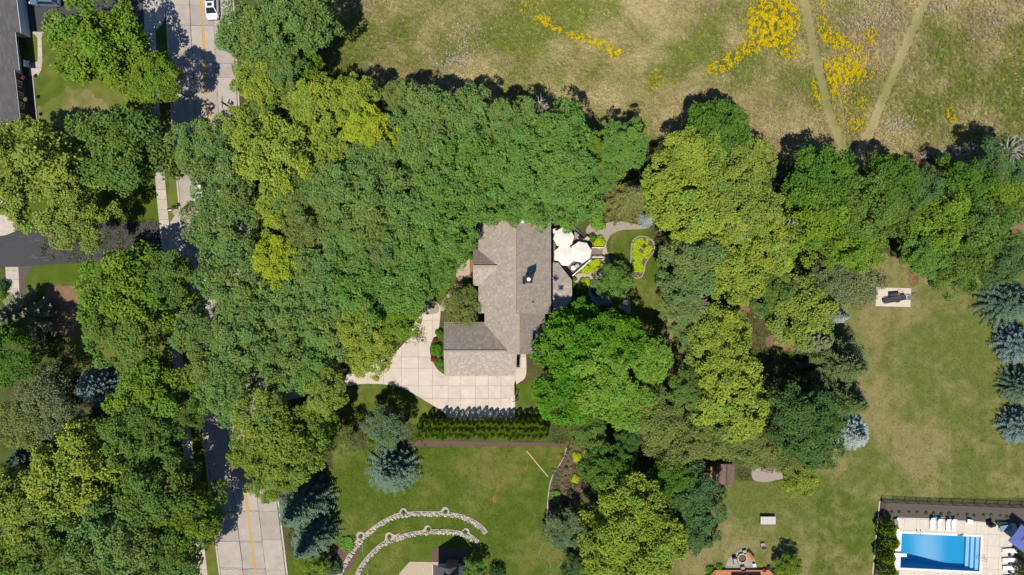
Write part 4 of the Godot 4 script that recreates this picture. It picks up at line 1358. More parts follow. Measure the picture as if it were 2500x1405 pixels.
	part(hp, "lid", boxm(Vector3(0.6, 0.1, 0.5), 0.04), mat("pale_metal", lin(0.42, 0.42, 0.4), 0.4, {"metallic": 0.6}), Vector3(0, 0.85, 0))
	part(hp, "knob", tubem([Vector3(0, 0.9, 0), Vector3(0, 0.95, 0)], [0.06, 0.06], 8), M.black_metal)
	var stone := grainy("pale_stone", lin(0.56, 0.48, 0.40), 250, 0.05, 0.8, 1.0, 0.4, 0.9)
	var kt := thing("outdoor_kitchen", "cream stone kitchen counter with black grill beside the deck", "kitchen counter", at(1416, 580, 0.3), -0.7)
	part(kt, "counter", boxm(Vector3(2.0, 0.95, 0.6), 0.03), stone, Vector3(0, 0.45, 0.2))
	part(kt, "counter", boxm(Vector3(0.6, 0.95, 0.8), 0.03), stone, Vector3(0.95, 0.45, -0.35))
	part(kt, "grill_lid", boxm(Vector3(0.8, 0.3, 0.45), 0.1), M.black_metal, Vector3(0.1, 1.05, 0.15))
	part(kt, "worktop", boxm(Vector3(0.8, 0.05, 0.62), 0.01), M.grey_metal, Vector3(-0.75, 0.95, 0.2))
	var lb := thing("lounge_chair", "white cushioned chair against the house wall behind the top parasol", "chair", at(1352, 566, 0.45), 0.4)
	part(lb, "seat", boxm(Vector3(0.65, 0.35, 0.65), 0.05), M.grey_metal, Vector3(0, 0.2, 0))
	part(lb, "cushion", boxm(Vector3(0.55, 0.12, 0.55), 0.04), M.white_canvas, Vector3(0, 0.43, 0))
	part(lb, "backrest", boxm(Vector3(0.65, 0.55, 0.12), 0.04), M.white_canvas, Vector3(0, 0.6, -0.28))
	var hd := thing("hedge_planter", "dark planter box tucked behind the kitchen counter", "planter", at(1428, 598, 0.0), -0.6)
	part(hd, "box", boxm(Vector3(1.2, 0.5, 0.45), 0.03), M.black_metal, Vector3(0, 0.25, 0))
	part(hd, "soil", boxm(Vector3(1.1, 0.04, 0.36)), M.brown_mulch, Vector3(0, 0.5, 0))
	var ac := thing("air_conditioner", "grey air conditioning unit in the corner south of the bay", "air conditioner", at(1346, 770))
	part(ac, "case", boxm(Vector3(0.8, 0.7, 0.6), 0.04), M.grey_metal, Vector3(0, 0.37, 0))
	part(ac, "fan_grille", tubem([Vector3(0, 0.72, 0), Vector3(0, 0.75, 0)], [0.25, 0.25], 16), M.black_metal)
	# kidney bed with its brick edging
	var kid := smooth(poly([1546, 588, 1560, 578, 1578, 579, 1592, 588, 1598, 602, 1596, 615, 1584, 630, 1575, 646, 1573, 660, 1566, 676, 1552, 679, 1541, 672, 1538, 655, 1541, 630, 1541, 608]), true, 6)
	struct("flower_bed", slabm(kid, -0.05, 0.05), M.grey_mulch)
	var eb := thing("brick_edging", "ring of pinkish bricks edging the kidney-shaped flower bed", "edging")
	var brick := boxm(Vector3(0.36, 0.12, 0.2), 0.02)
	var bmats := [M.flagstone_b, grainy("pink_brick", lin(0.40, 0.27, 0.21), 252, 0.05, 0.8, 1.0, 0.4), M.flagstone_a]
	var total := 0.0
	for i in kid.size():
		total += kid[i].distance_to(kid[(i + 1) % kid.size()])
	var want := 0.0
	var run := 0.0
	for i in kid.size():
		var p := kid[i]
		var q := kid[(i + 1) % kid.size()]
		var l := p.distance_to(q)
		while want <= run + l and want < total - 0.2:
			var w := p.lerp(q, (want - run) / l)
			var br := part(eb, "brick", brick, bmats[int(want * 7.0) % 3], Vector3(w.x, 0.07, w.y))
			br.rotation.y = -(q - p).angle()
			want += 0.39
		run += l
	# garden pond
	var pond := smooth(poly([1440, 706, 1448, 698, 1458, 704, 1462, 718, 1476, 722, 1490, 732, 1488, 744, 1470, 746, 1456, 742, 1446, 730, 1440, 718]), true, 4)
	struct("pond", slabm(pond, -0.04, 0.025), mat("pond_water", lin(0.012, 0.022, 0.035), 0.05, {"metallic_specular": 0.6}))
	var pm := MB.new()
	rng.seed = 77
	for i in pond.size():
		var p := pond[i] * 1.0
		pm.box(Transform3D(Basis(Vector3.UP, rnd(0, 3)), Vector3(p.x, 0.08, p.y)), Vector3(rnd(0.25, 0.5), 0.18, rnd(0.2, 0.35)), 0.05)
	tag(part(self, "pond_stones", pm.done(), M.flagstone_c, Vector3.ZERO, "stuff"), "grey stones ringing the small dark garden pond", "stones")
	# sundial and boulders in the beds
	var sd := thing("garden_pot", "dark green round pot in the kidney-shaped bed", "pot", at(1572, 602) + Vector3(0, 0.05, 0))
	part(sd, "bowl", tubem([Vector3(0, 0, 0), Vector3(0, 0.25, 0), Vector3(0, 0.45, 0)], [0.15, 0.26, 0.30], 14), mat("pot_green", lin(0.02, 0.05, 0.04), 0.5))
	part(sd, "soil", tubem([Vector3(0, 0.42, 0), Vector3(0, 0.46, 0)], [0.26, 0.26], 12), M.tar_joint)

# ---------------------------------------------------------------- vehicles
func car_node(called: String, label: String, where: Vector3, turn: float, paint: Material, suv: bool) -> Node3D:
	# nose towards -z
	var o := thing(called, label, "car", where, turn)
	var L := 4.75
	var W := 0.92
	var sh := 1.0 if suv else 0.86    # shoulder height
	var st := [[-L / 2, 0.55, 0.35, 0.60], [-L / 2 + 0.18, 0.76, 0.30, sh - 0.18], [-L / 2 + 0.9, W, 0.26, sh - 0.06], [-0.9, W, 0.24, sh], [1.2, W, 0.24, sh + 0.02], [L / 2 - 0.5, W - 0.02, 0.28, sh + 0.02], [L / 2 - 0.12, 0.80, 0.34, sh - 0.06], [L / 2, 0.66, 0.42, 0.70]]
	var b := MB.new()
	var rings := []
	for s in st:
		var r := []
		for q in [[-1.0, 0.0], [-1.04, 0.45], [-0.97, 0.88], [-0.86, 1.0], [0.0, 1.03], [0.86, 1.0], [0.97, 0.88], [1.04, 0.45], [1.0, 0.0]]:
			r.append(Vector3(q[0] * s[1], lerpf(s[2], s[3], q[1]), s[0]))
		rings.append(r)
	for i in rings.size() - 1:
		for k in 8:
			b.quad(rings[i][k], rings[i][k + 1], rings[i + 1][k + 1], rings[i + 1][k])
		b.quad(rings[i][8], rings[i][0], rings[i + 1][0], rings[i + 1][8])
	for k in range(1, 8):
		b.tri(rings[0][0], rings[0][k + 1], rings[0][k])
		b.tri(rings[-1][0], rings[-1][k], rings[-1][k + 1])
	var body := part(o, "body", b.done(), paint)
	var rh := 1.66 if suv else 1.44
	var z0 := -1.05 if suv else -0.95
	var z3 := 2.15 if suv else 1.55
	var r0 := -0.25 if suv else -0.1
	var r1 := 1.75 if suv else 0.85
	var lowr := [Vector3(-0.84, sh, z0), Vector3(0.84, sh, z0), Vector3(0.82, sh + 0.02, z3), Vector3(-0.82, sh + 0.02, z3)]
	var topr := [Vector3(-0.62, rh, r0), Vector3(0.62, rh, r0), Vector3(0.60, rh, r1), Vector3(-0.60, rh, r1)]
	var names := ["windscreen", "side_window", "rear_window", "side_window"]
	for i in 4:
		var g := MB.new()
		var j: int = (i + 1) % 4
		g.quad(lowr[i], lowr[j], topr[j], topr[i])
		part(o, names[i], g.done(), M.car_glass)
	var rf := MB.new()
	var cx := [Vector3(-0.56, rh + 0.05, r0 + 0.12), Vector3(0.56, rh + 0.05, r0 + 0.12), Vector3(0.55, rh + 0.05, r1 - 0.08), Vector3(-0.55, rh + 0.05, r1 - 0.08)]
	for i in 4:
		var j: int = (i + 1) % 4
		rf.quad(topr[i] * Vector3(1.04, 1, 1), topr[j] * Vector3(1.04, 1, 1), cx[j], cx[i])
		rf.bar(lowr[i] + Vector3(0, 0.02, 0), topr[i] + Vector3(0, 0.02, 0), 0.09, 0.06)
	rf.quad(cx[0], cx[1], cx[2], cx[3])
	var roof := part(o, "roof", rf.done(), paint)
	part(roof, "sunroof", boxm(Vector3(0.75, 0.012, 0.5), 0.004), M.car_glass, Vector3(0, rh + 0.058, r0 + 0.5))
	if suv:
		for s in [-1.0, 1.0]:
			part(roof, "roof_rail", boxm(Vector3(0.05, 0.05, 1.7), 0.01), M.chrome, Vector3(s * 0.56, rh + 0.09, 0.75))
	for s in [-1.0, 1.0]:
		for z in [-1.45, 1.42]:
			var w := part(o, "wheel", tubem([Vector3(s * 0.72, 0.33, z), Vector3(s * 0.95, 0.33, z)], [0.33, 0.33], 18), M.tyre)
			part(w, "rim", tubem([Vector3(s * 0.95, 0.33, z), Vector3(s * 0.97, 0.33, z)], [0.22, 0.20], 14), M.chrome)
		part(o, "headlight", boxm(Vector3(0.34, 0.12, 0.2), 0.03), M.lamp_clear, Vector3(s * 0.62, sh - 0.2, -L / 2 + 0.16))
		part(o, "tail_light", boxm(Vector3(0.16, 0.32 if suv else 0.13, 0.16), 0.02), M.lamp_red, Vector3(s * 0.74, sh + (0.12 if suv else -0.14), L / 2 - (0.2 if suv else 0.14)))
		part(o, "mirror", boxm(Vector3(0.16, 0.12, 0.1), 0.03), paint, Vector3(s * 1.0, sh + 0.08, -0.75))
	part(o, "bumper", boxm(Vector3(1.5, 0.16, 0.14), 0.04), M.black_metal, Vector3(0, 0.42, L / 2 - 0.02))
	return o

func build_vehicles() -> void:
	M.car_glass = mat("car_glass", lin(0.015, 0.022, 0.03), 0.06, {"metallic_specular": 0.7})
	mat("tyre", lin(0.015, 0.015, 0.016), 0.9)
	mat("lamp_clear", lin(0.6, 0.62, 0.62), 0.2)
	mat("lamp_red", lin(0.35, 0.012, 0.02), 0.25)
	var white := mat("white_car_paint", lin(0.74, 0.75, 0.76), 0.3, {"clearcoat_enabled": true, "clearcoat": 0.8, "clearcoat_roughness": 0.06})
	var blue := mat("blue_car_paint", lin(0.13, 0.22, 0.30), 0.28, {"metallic": 0.35, "clearcoat_enabled": true, "clearcoat": 0.9, "clearcoat_roughness": 0.05})
	car_node("white_car", "white saloon with sunroof driving on the road at the top edge", at(521, 14) + Vector3(0, 0.04, 0), 0.05, white, false)
	car_node("blue_car", "blue-grey estate car with red tail lights parked on the asphalt drive", at(116, 4) + Vector3(0, 0.035, 0), PI / 2 - 0.05, blue, true)
	car_node("white_car", "white car half hidden under the tree canopy over the road", at(497, 484) + Vector3(0, 0.04, 0), PI + 0.06, white, true)

# ---------------------------------------------------------------- yard things
func boulder(seed_: int, s: Vector3) -> ArrayMesh:
	rng.seed = seed_
	var n := FastNoiseLite.new()
	n.seed = seed_
	n.frequency = 0.9
	var b := MB.new()
	var rows := 5
	var cols := 8
	var g := []
	for i in rows + 1:
		var r := []
		for k in cols:
			var th := PI * i / rows
			var a := TAU * k / cols
			var d := Vector3(sin(th) * cos(a), cos(th), sin(th) * sin(a))
			r.append(d * (1.0 + 0.35 * n.get_noise_3dv(d * 1.3)) * s * 0.5 + Vector3(0, s.y * 0.35, 0))
		g.append(r)
	for i in rows:
		for k in cols:
			var j: int = (k + 1) % cols
			b.quad(g[i][k], g[i][j], g[i + 1][j], g[i + 1][k])
	return b.done()

func stone_wall(called: String, label: String, line: Array, nodes: Array, seed_: int) -> void:
	# low terrace of rough stones with a strip of sand behind, widening at planted pockets
	rng.seed = seed_
	var w := thing(called, label, "terrace wall")
	var c := smooth(poly(line), false, 10)
	part(w, "sand_strip", slabm(ribbon(c, 0.62), -0.05, 0.10, 0.02), M.sand)
	for nd in nodes:
		var p := g2(nd[0], nd[1])
		var pp := PackedVector2Array()
		for q in [[-2.1, 0.45], [-1.0, 0.2], [-0.5, -0.55], [0.0, -0.75], [0.5, -0.55], [1.0, 0.2], [2.1, 0.45], [0.0, 0.6]]:
			pp.append(p + (Vector2(q[0], q[1]) * nd[2]).rotated(nd[3]))
		part(w, "sand_pocket", slabm(smooth(pp, true, 4), -0.05, 0.106), M.sand)
	var stones := []
	for i in 6:
		stones.append(boulder(seed_ + i, Vector3(0.42 + 0.05 * (i % 3), 0.26, 0.30)))
	rng.seed = seed_ + 50
	var run := 0.0
	for i in c.size() - 1:
		var d := c[i + 1] - c[i]
		var nrm := d.normalized().orthogonal()
		if nrm.y < 0:
			nrm = -nrm
		run += d.length()
		while run > 0.36:
			run -= 0.36
			for row in 2:
				if rng.randf() < 0.12:
					continue
				var p := c[i + 1] + nrm * (0.02 + row * 0.27) + Vector2(rnd(-0.08, 0.08), rnd(-0.05, 0.05))
				var s := part(w, "stone", stones[rng.randi() % 6], M["wall_stone_%d" % (rng.randi() % 4)], Vector3(p.x, 0.07, p.y))
				s.rotation.y = rnd(0, TAU)
				s.scale = Vector3.ONE * rnd(0.75, 1.25)

func line_thing(called: String, label: String, category: String, pts: Array, r: float, m: Material) -> void:
	var c := smooth(poly(pts), false, 5)
	var p3 := []
	var rr := []
	for i in c.size():
		p3.append(Vector3(c[i].x, r + 0.01, c[i].y))
		rr.append(r)
	tag(part(self, numbered(called), tubem(p3, rr, 6), m), label, category)

func build_yard() -> void:
	rng.seed = 700
	grainy("sand", lin(0.50, 0.43, 0.35), 260, 0.2, 0.7, 1.0, 0.6, 0.95, 1.0)
	var sc := [[0.52, 0.47, 0.43], [0.45, 0.41, 0.38], [0.60, 0.55, 0.50], [0.36, 0.32, 0.30]]
	for i in 4:
		grainy("wall_stone_%d" % i, lin(sc[i][0], sc[i][1], sc[i][2]), 262 + i, 0.08, 0.75, 1.0, 0.5, 0.9)
	stone_wall("stone_terrace", "upper curved terrace wall of pale stones across the south lawn", [820, 1420, 838, 1385, 858, 1350, 876, 1325, 905, 1296, 940, 1272, 975, 1258, 1010, 1254, 1050, 1254, 1090, 1255, 1130, 1262, 1160, 1276, 1178, 1290, 1187, 1302], [[880, 1308, 0.85, -0.6], [985, 1250, 0.75, 0.0], [1087, 1247, 0.75, 0.1]], 7100)
	stone_wall("stone_terrace", "lower curved terrace wall of pale stones above the grey house", [868, 1420, 878, 1390, 900, 1360, 930, 1332, 960, 1317, 1000, 1305, 1040, 1299, 1090, 1298, 1130, 1303, 1150, 1312, 1168, 1324], [[950, 1310, 0.85, -0.5], [1044, 1292, 0.75, 0.0], [1138, 1298, 0.7, 0.3]], 7200)
	for s in [[985, 1252], [1087, 1250], [1046, 1294], [1136, 1300], [950, 1312], [880, 1310]]:
		var g := thing("terrace_shrub", "small grey-green plant in a sandy pocket of the stone terraces", "shrub", at(s[0], s[1]) + Vector3(0, 0.1, 0), s[0], "plants in the terrace pockets")
		part(g, "foliage", M.mesh_shrub_a, M.leaf_sage).scale = Vector3(0.38, 0.4, 0.38)
	for i in 3:
		var st := thing("garden_step", ["upper", "middle", "lower"][i] + " grey stone step at the end of the lower terrace wall", "step", at(888 + i * 5, 1378 - i * 7), 0.7)
		part(st, "tread", boxm(Vector3(0.9, 0.16, 0.35), 0.03), M.flagstone_c, Vector3(0, 0.1 + 0.03 * i, 0))
	var hose := mat("green_hose", lin(0.10, 0.27, 0.17), 0.5)
	line_thing("garden_hose", "pale green hose snaking down the lawn to the terraces", "hose", [815, 1195, 823, 1212, 826, 1240, 842, 1262, 855, 1280, 868, 1305, 884, 1325, 886, 1350, 892, 1372, 900, 1410], 0.035, hose)
	line_thing("garden_hose", "pale green hose looping on the lawn beside the blue-green tree", "hose", [1331, 1322, 1318, 1345, 1318, 1360, 1335, 1364, 1344, 1380, 1345, 1390, 1355, 1394, 1364, 1384, 1372, 1371], 0.035, hose)
	var pl := thing("long_plank", "long pale timber plank lying diagonally on the south lawn", "plank", at(1312, 1133), -0.87)
	for i in 3:
		part(pl, "board", boxm(Vector3(1.7, 0.05, 0.14), 0.006), M.sidewalk_concrete_2 if i == 2 else mat("raw_pine_%d" % i, lin(0.50, 0.34, 0.17), 0.8), Vector3(-1.75 + i * 1.72, 0.05, 0.01 * i))
	var spray := mat("orange_spray", lin(0.42, 0.095, 0.02), 0.9)
	var n := 0
	for s in [[1205, 1218, 1.45, 0.9], [1210, 1215, 1.45, 0.9], [1206, 1226, 0.0, 0.45], [1216, 1190, 1.15, 0.8], [1214, 1196, 1.2, 0.5], [1231, 1172, 0.65, 0.7], [1260, 1155, 0.3, 0.9], [1284, 1144, 0.5, 0.7], [1310, 1130, 0.6, 0.5], [1342, 1122, 0.3, 0.7], [1364, 1116, 0.25, 0.5], [1380, 1106, 0.2, 0.5]]:
		n += 1
		var b := MB.new()
		rng.seed = 720 + n
		for k in 7:
			b.box(Transform3D(Basis(Vector3.UP, rnd(-0.3, 0.3)), Vector3((k - 3) * s[3] / 6.5, 0.012, rnd(-0.05, 0.05))), Vector3(s[3] / 5.5, 0.01, rnd(0.05, 0.12)))
		var o := tag(part(self, numbered("spray_mark"), b.done(), spray, at(s[0], s[1])), "orange spray-painted dash on the south lawn, one of a broken line", "spray mark", "orange spray marks on the lawn")
		o.rotation.y = s[2]

	# mailboxes
	var mb := thing("mailbox", "pair of black mailboxes on one post at the kerb", "mailbox", at(431, 510) + Vector3(0, 0.06, 0), 0.08)
	part(mb, "post", boxm(Vector3(0.1, 1.05, 0.1), 0.01), M.black_metal, Vector3(0, 0.5, 0))
	part(mb, "crossbar", boxm(Vector3(1.1, 0.06, 0.08), 0.01), M.black_metal, Vector3(-0.2, 1.02, 0))
	for s in [[0.15, 0.0], [-0.6, 0.12], [0.1, -0.28]]:
		var bx := part(mb, "box", boxm(Vector3(0.52, 0.22, 0.2), 0.06), M.black_metal, Vector3(s[0], 1.16, s[1]))
		part(bx, "flag", boxm(Vector3(0.14, 0.1, 0.02)), M.lamp_red, Vector3(0.1, 0.04, 0.115))
	part(mb, "newspaper_tube", boxm(Vector3(0.5, 0.12, 0.14), 0.04), M.white_plastic, Vector3(-0.6, 0.9, 0.26))
	tag(part(self, "pebble_patch", slabm(smooth(poly([421, 515, 434, 511, 436, 524, 424, 526]), true, 4), 0.0, 0.03), M.pink_gravel, Vector3.ZERO, "stuff"), "patch of pale pebbles at the foot of the mailboxes", "pebbles")

	# utility pole
	var base := at(609, 293)
	var po := thing("utility_pole", "wooden utility pole with grey transformer rising beside the road", "utility pole", base)
	part(po, "pole", tubem([Vector3(0, 0, 0), Vector3(0, 10.2, 0)], [0.17, 0.12], 10), mat("pole_wood", lin(0.14, 0.10, 0.06), 0.9))
	var tr := part(po, "transformer", tubem([Vector3(0.2, 7.2, -0.62), Vector3(0.2, 8.2, -0.62)], [0.32, 0.32], 16), mat("transformer_grey", lin(0.42, 0.47, 0.5), 0.45))
	part(tr, "bushing", tubem([Vector3(0.2, 8.2, -0.62), Vector3(0.2, 8.45, -0.62)], [0.07, 0.05], 8), M.white_paint)
	part(po, "crossarm", boxm(Vector3(0.12, 0.12, 1.6), 0.01), M.grey_metal, Vector3(0.0, 9.9, 0))
	for z in [-0.7, -0.25, 0.3, 0.7]:
		part(po, "insulator", tubem([Vector3(0, 9.95, z), Vector3(0, 10.2, z)], [0.06, 0.04], 8), M.white_paint)

	# basketball hoop, gate and bits by the garage
	var bh := thing("basketball_hoop", "basketball hoop with white backboard at the drive's end", "basketball hoop", at(1260, 972))
	part(bh, "pole", tubem([Vector3(0, 0, 0), Vector3(0, 2.9, 0), Vector3(-0.55, 3.3, 0)], [0.07, 0.06, 0.05], 8), M.black_metal)
	part(bh, "base", boxm(Vector3(0.5, 0.25, 0.8), 0.06), M.black_metal, Vector3(0.1, 0.12, 0))
	part(bh, "backboard", boxm(Vector3(0.06, 1.0, 1.5), 0.01), M.white_plastic, Vector3(-0.62, 3.4, 0))
	var rm := MB.new()
	var rp := []
	var rr := []
	for k in 15:
		rp.append(Vector3(-0.92 + cos(TAU * k / 14) * 0.23, 3.05, sin(TAU * k / 14) * 0.23))
		rr.append(0.018)
	rm.tube(rp, rr, 5)
	part(bh, "rim", rm.done(), M.orange_spray)
	var gt := thing("garden_gate", "black metal gate at the edge of the drive under the bright maple", "gate", at(1256, 950), PI / 2)
	for i in 2:
		part(gt, "post", boxm(Vector3(0.08, 1.2, 0.08), 0.01), M.black_metal, Vector3(-0.75 + i * 1.5, 0.6, 0))
	for i in 9:
		part(gt, "bar", boxm(Vector3(0.025, 1.0, 0.025)), M.black_metal, Vector3(-0.6 + i * 0.15, 0.6, 0))
	for h in [0.15, 1.1]:
		part(gt, "rail", boxm(Vector3(1.42, 0.05, 0.04)), M.black_metal, Vector3(0, h, 0))
	var ws := thing("window_well", "dark rectangular window well against the garage's end wall", "window well", at(1265, 884))
	for s in [[0, -0.85, 0.7, 0.08], [0, 0.85, 0.7, 0.08], [0.32, 0, 0.08, 1.6]]:
		part(ws, "rim_wall", boxm(Vector3(s[2], 0.3, s[3])), M.kerb_concrete, Vector3(s[0], 0.1, s[1]))
	part(ws, "floor", boxm(Vector3(0.6, 0.05, 1.6)), M.tar_joint, Vector3(-0.05, 0.07, 0))
	# boulders by the front walk
	for s in [[1043, 752, 1.3, "large pale flat boulder in the gravel bed by the front walk"], [1033, 760, 0.8, "small white boulder in the gravel bed by the front walk"], [1032, 749, 0.9, "dark grey boulder at the canopy edge by the front walk"]]:
		tag(part(self, numbered("boulder"), boulder(int(s[0]), Vector3(s[2], 0.45, s[2] * 0.8)), M.wall_stone_1 if s[1] == 749 else M.wall_stone_2, at(s[0], s[1]) + Vector3(0, 0.08, 0)), s[3], "boulder", "boulders by the front walk")
	for s in [[1455, 665, "white stone in the lime-green groundcover below the deck"], [1472, 634, "pair-sized white stone at the corner of the deck steps"], [1543, 668, "pale stone at the narrow end of the kidney-shaped bed"]]:
		tag(part(self, numbered("boulder"), boulder(int(s[0]), Vector3(0.45, 0.3, 0.35)), M.wall_stone_2, at(s[0], s[1]) + Vector3(0, 0.05, 0)), s[2], "boulder")

	# shed
	var sd := thing("garden_shed", "small shed with brown shingle roof at the trees' edge", "shed", Vector3.ZERO)
	M.brown_shingle = grainy("brown_shingle", lin(0.30, 0.205, 0.175), 270, 0.12, 0.6, 1.0, 0.7, 0.95)
	M.brown_shingle.vertex_color_use_as_albedo = true
	walls(sd, poly([1747, 1135, 1790, 1135, 1790, 1186, 1747, 1186], 1.8), 2.15, mat("shed_board", lin(0.16, 0.11, 0.075), 0.9))
	roof_plane(sd, "roof_slope", [at(1775, 1134, 2.75), at(1775, 1186, 2.75), at(1752, 1186, 2.1), at(1752, 1134, 2.1)], 0.4, 0.22, M.brown_shingle, M.brown_shingle, 0.02, 0.01)
	roof_plane(sd, "roof_slope", [at(1775, 1134, 2.75), at(1775, 1186, 2.75), at(1793, 1186, 2.1), at(1793, 1134, 2.1)], 0.4, 0.22, M.brown_shingle, M.brown_shingle, 0.02, 0.01)
	var rdg := MB.new()
	rdg.bar(at(1775, 1134, 2.79), at(1775, 1187, 2.79), 0.24, 0.06)
	part(sd, "ridge_cap", rdg.done(), mat("ridge_dark", lin(0.075, 0.06, 0.06), 0.9))
	part(sd, "door", boxm(Vector3(0.05, 1.8, 0.9), 0.01), mat("shed_door", lin(0.22, 0.15, 0.09), 0.9), at(1746, 1165) + Vector3(0, 0.95, 0))
	var lp := thing("lumber_stack", "stack of weathered boards leaning by the shed wall", "lumber", at(1738, 1150))
	for i in 5:
		part(lp, "board", boxm(Vector3(0.14, 0.05, 2.2), 0.005), M["raw_pine_%d" % (i % 2)], Vector3(0.1 * i - 0.2, 0.08 + 0.05 * (i % 2), 0.1 * i))
	# gravel plot: white rock and slatted frame
	tag(part(self, "white_rock", boulder(811, Vector3(0.9, 0.5, 0.7)), M.wall_stone_2, at(1847, 1142)), "large white rock on the gravel plot below the trees", "rock")
	tag(part(self, "white_rock_001", boulder(812, Vector3(0.5, 0.4, 0.4)), M.wall_stone_2, at(1867, 1145)), "small white rock beside the slatted frame on the gravel", "rock")
	var fr := thing("slatted_frame", "rusty slatted bench frame standing on the gravel plot", "bench frame", at(1872, 1148), -0.15)
	for i in 8:
		part(fr, "slat", boxm(Vector3(0.09, 0.04, 0.5), 0.005), M.pole_wood, Vector3(-0.9 + i * 0.24, 0.5, 0))
	for s in [-0.2, 0.2]:
		part(fr, "rail", boxm(Vector3(1.9, 0.06, 0.05)), M.pole_wood, Vector3(0, 0.45, s))
	for s in [[-0.85, -0.2], [0.85, -0.2], [-0.85, 0.2], [0.85, 0.2]]:
		part(fr, "leg", boxm(Vector3(0.06, 0.44, 0.06)), M.pole_wood, Vector3(s[0], 0.24, s[1]))

	# white table and chair on the dry lawn
	var tb := thing("lawn_table", "whitewashed rectangular table alone on the dry lawn", "table", at(1876, 1272, 0.72) * Vector3(1, 0, 1))
	for i in 6:
		part(tb, "board", boxm(Vector3(2.28, 0.05, 0.19), 0.006), M.table_white, Vector3(0, 0.70, -0.49 + i * 0.196))
	for s in [[-1.0, -0.45], [1.0, -0.45], [-1.0, 0.45], [1.0, 0.45]]:
		part(tb, "leg", boxm(Vector3(0.1, 0.68, 0.1), 0.01), M.table_white, Vector3(s[0], 0.34, s[1]))
	for s in [-0.4, 0.4]:
		part(tb, "apron", boxm(Vector3(2.0, 0.12, 0.04)), M.table_white, Vector3(0, 0.61, s))
	var ch := thing("lawn_chair", "mauve lawn chair standing alone above the fire pit patio", "chair", at(1861, 1330), 0.1)
	var mauve := mat("mauve_wood", lin(0.34, 0.25, 0.25), 0.8)
	for i in 5:
		part(ch, "slat", boxm(Vector3(0.11, 0.03, 0.6), 0.006), mauve, Vector3(-0.26 + i * 0.13, 0.42, 0))
	var bk := part(ch, "backrest", boxm(Vector3(0.68, 0.7, 0.04), 0.01), mat("mauve_pale", lin(0.5, 0.40, 0.40), 0.8), Vector3(0, 0.72, 0.34))
	bk.rotation.x = 0.3
	for s in [[-0.3, -0.25], [0.3, -0.25], [-0.3, 0.28], [0.3, 0.28]]:
		part(ch, "leg", boxm(Vector3(0.06, 0.42, 0.06)), mauve, Vector3(s[0], 0.21, s[1]))

	# fire pit patio furniture
	var fpit := thing("fire_pit", "round stone fire pit in the middle of the flagstone patio", "fire pit", at(1811, 1362) + Vector3(0, 0.07, 0))
	var blk := boxm(Vector3(0.24, 0.35, 0.2), 0.02)
	for k in 18:
		var p := part(fpit, "block", blk, M.flagstone_a if k % 2 else M.pale_stone, Vector3(cos(TAU * k / 18), 0, sin(TAU * k / 18)) * 0.68 + Vector3(0, 0.17, 0))
		p.rotation.y = -TAU * k / 18 + PI / 2
	part(fpit, "ash", tubem([Vector3(0, 0, 0), Vector3(0, 0.14, 0)], [0.58, 0.56], 18), M.brown_mulch)
	var ls := thing("patio_lounger", "blue-grey cushioned lounger left of the fire pit", "lounger", at(1793, 1366) + Vector3(0, 0.07, 0), 0.25)
	part(ls, "frame", boxm(Vector3(0.62, 0.26, 1.2), 0.03), M.black_metal, Vector3(0, 0.16, 0))
	part(ls, "cushion", boxm(Vector3(0.52, 0.1, 0.75), 0.04), mat("blue_grey_cloth", lin(0.24, 0.31, 0.36), 0.95), Vector3(0, 0.34, 0.15))
	part(ls, "backrest", boxm(Vector3(0.6, 0.45, 0.1), 0.03), M.black_metal, Vector3(0, 0.45, -0.5))
	var sofa := thing("wood_bench", "red-brown wooden bench right of the fire pit", "bench", at(1829, 1357) + Vector3(0, 0.07, 0), -0.9)
	for i in 4:
		part(sofa, "slat", boxm(Vector3(1.5, 0.04, 0.12), 0.008), M["deck_board_%s" % ["a", "b", "c", "a"][i]], Vector3(0, 0.42, -0.2 + i * 0.14))
	part(sofa, "backrest", boxm(Vector3(1.5, 0.45, 0.05), 0.01), M.deck_board_b, Vector3(0, 0.65, -0.32))
	for s in [-0.65, 0.65]:
		part(sofa, "leg", boxm(Vector3(0.08, 0.4, 0.5)), M.deck_board_b, Vector3(s, 0.2, 0))
	var wc := thing("patio_chair", "dark wicker chair below the fire pit at the deck edge", "chair", at(1812, 1386) + Vector3(0, 0.07, 0), 0.2)
	part(wc, "seat", boxm(Vector3(0.65, 0.4, 0.65), 0.06), mat("wicker", lin(0.17, 0.115, 0.09), 0.9), Vector3(0, 0.2, 0))
	part(wc, "backrest", boxm(Vector3(0.65, 0.5, 0.12), 0.05), M.wicker, Vector3(0, 0.6, 0.28))
	part(wc, "cushion", boxm(Vector3(0.5, 0.1, 0.5), 0.04), M.mauve_wood, Vector3(0, 0.44, 0))
	var wt := thing("white_side_table", "small round white table at the right of the flagstone patio", "side table", at(1839, 1378) + Vector3(0, 0.07, 0))
	part(wt, "table_top", tubem([Vector3(0, 0.46, 0), Vector3(0, 0.5, 0)], [0.24, 0.24], 16), M.white_plastic)
	part(wt, "leg", tubem([Vector3.ZERO, Vector3(0, 0.46, 0)], [0.15, 0.05], 8), M.white_plastic)
	var cc := thing("cooler", "small teal cooler at the tip of the flagstone patio", "cooler", at(1816, 1345) + Vector3(0, 0.07, 0), 0.2)
	part(cc, "body", boxm(Vector3(0.55, 0.35, 0.35), 0.03), mat("teal_plastic", lin(0.10, 0.20, 0.24), 0.5), Vector3(0, 0.18, 0))
	part(cc, "lid", boxm(Vector3(0.57, 0.08, 0.37), 0.02), M.blue_grey_cloth, Vector3(0, 0.39, 0))
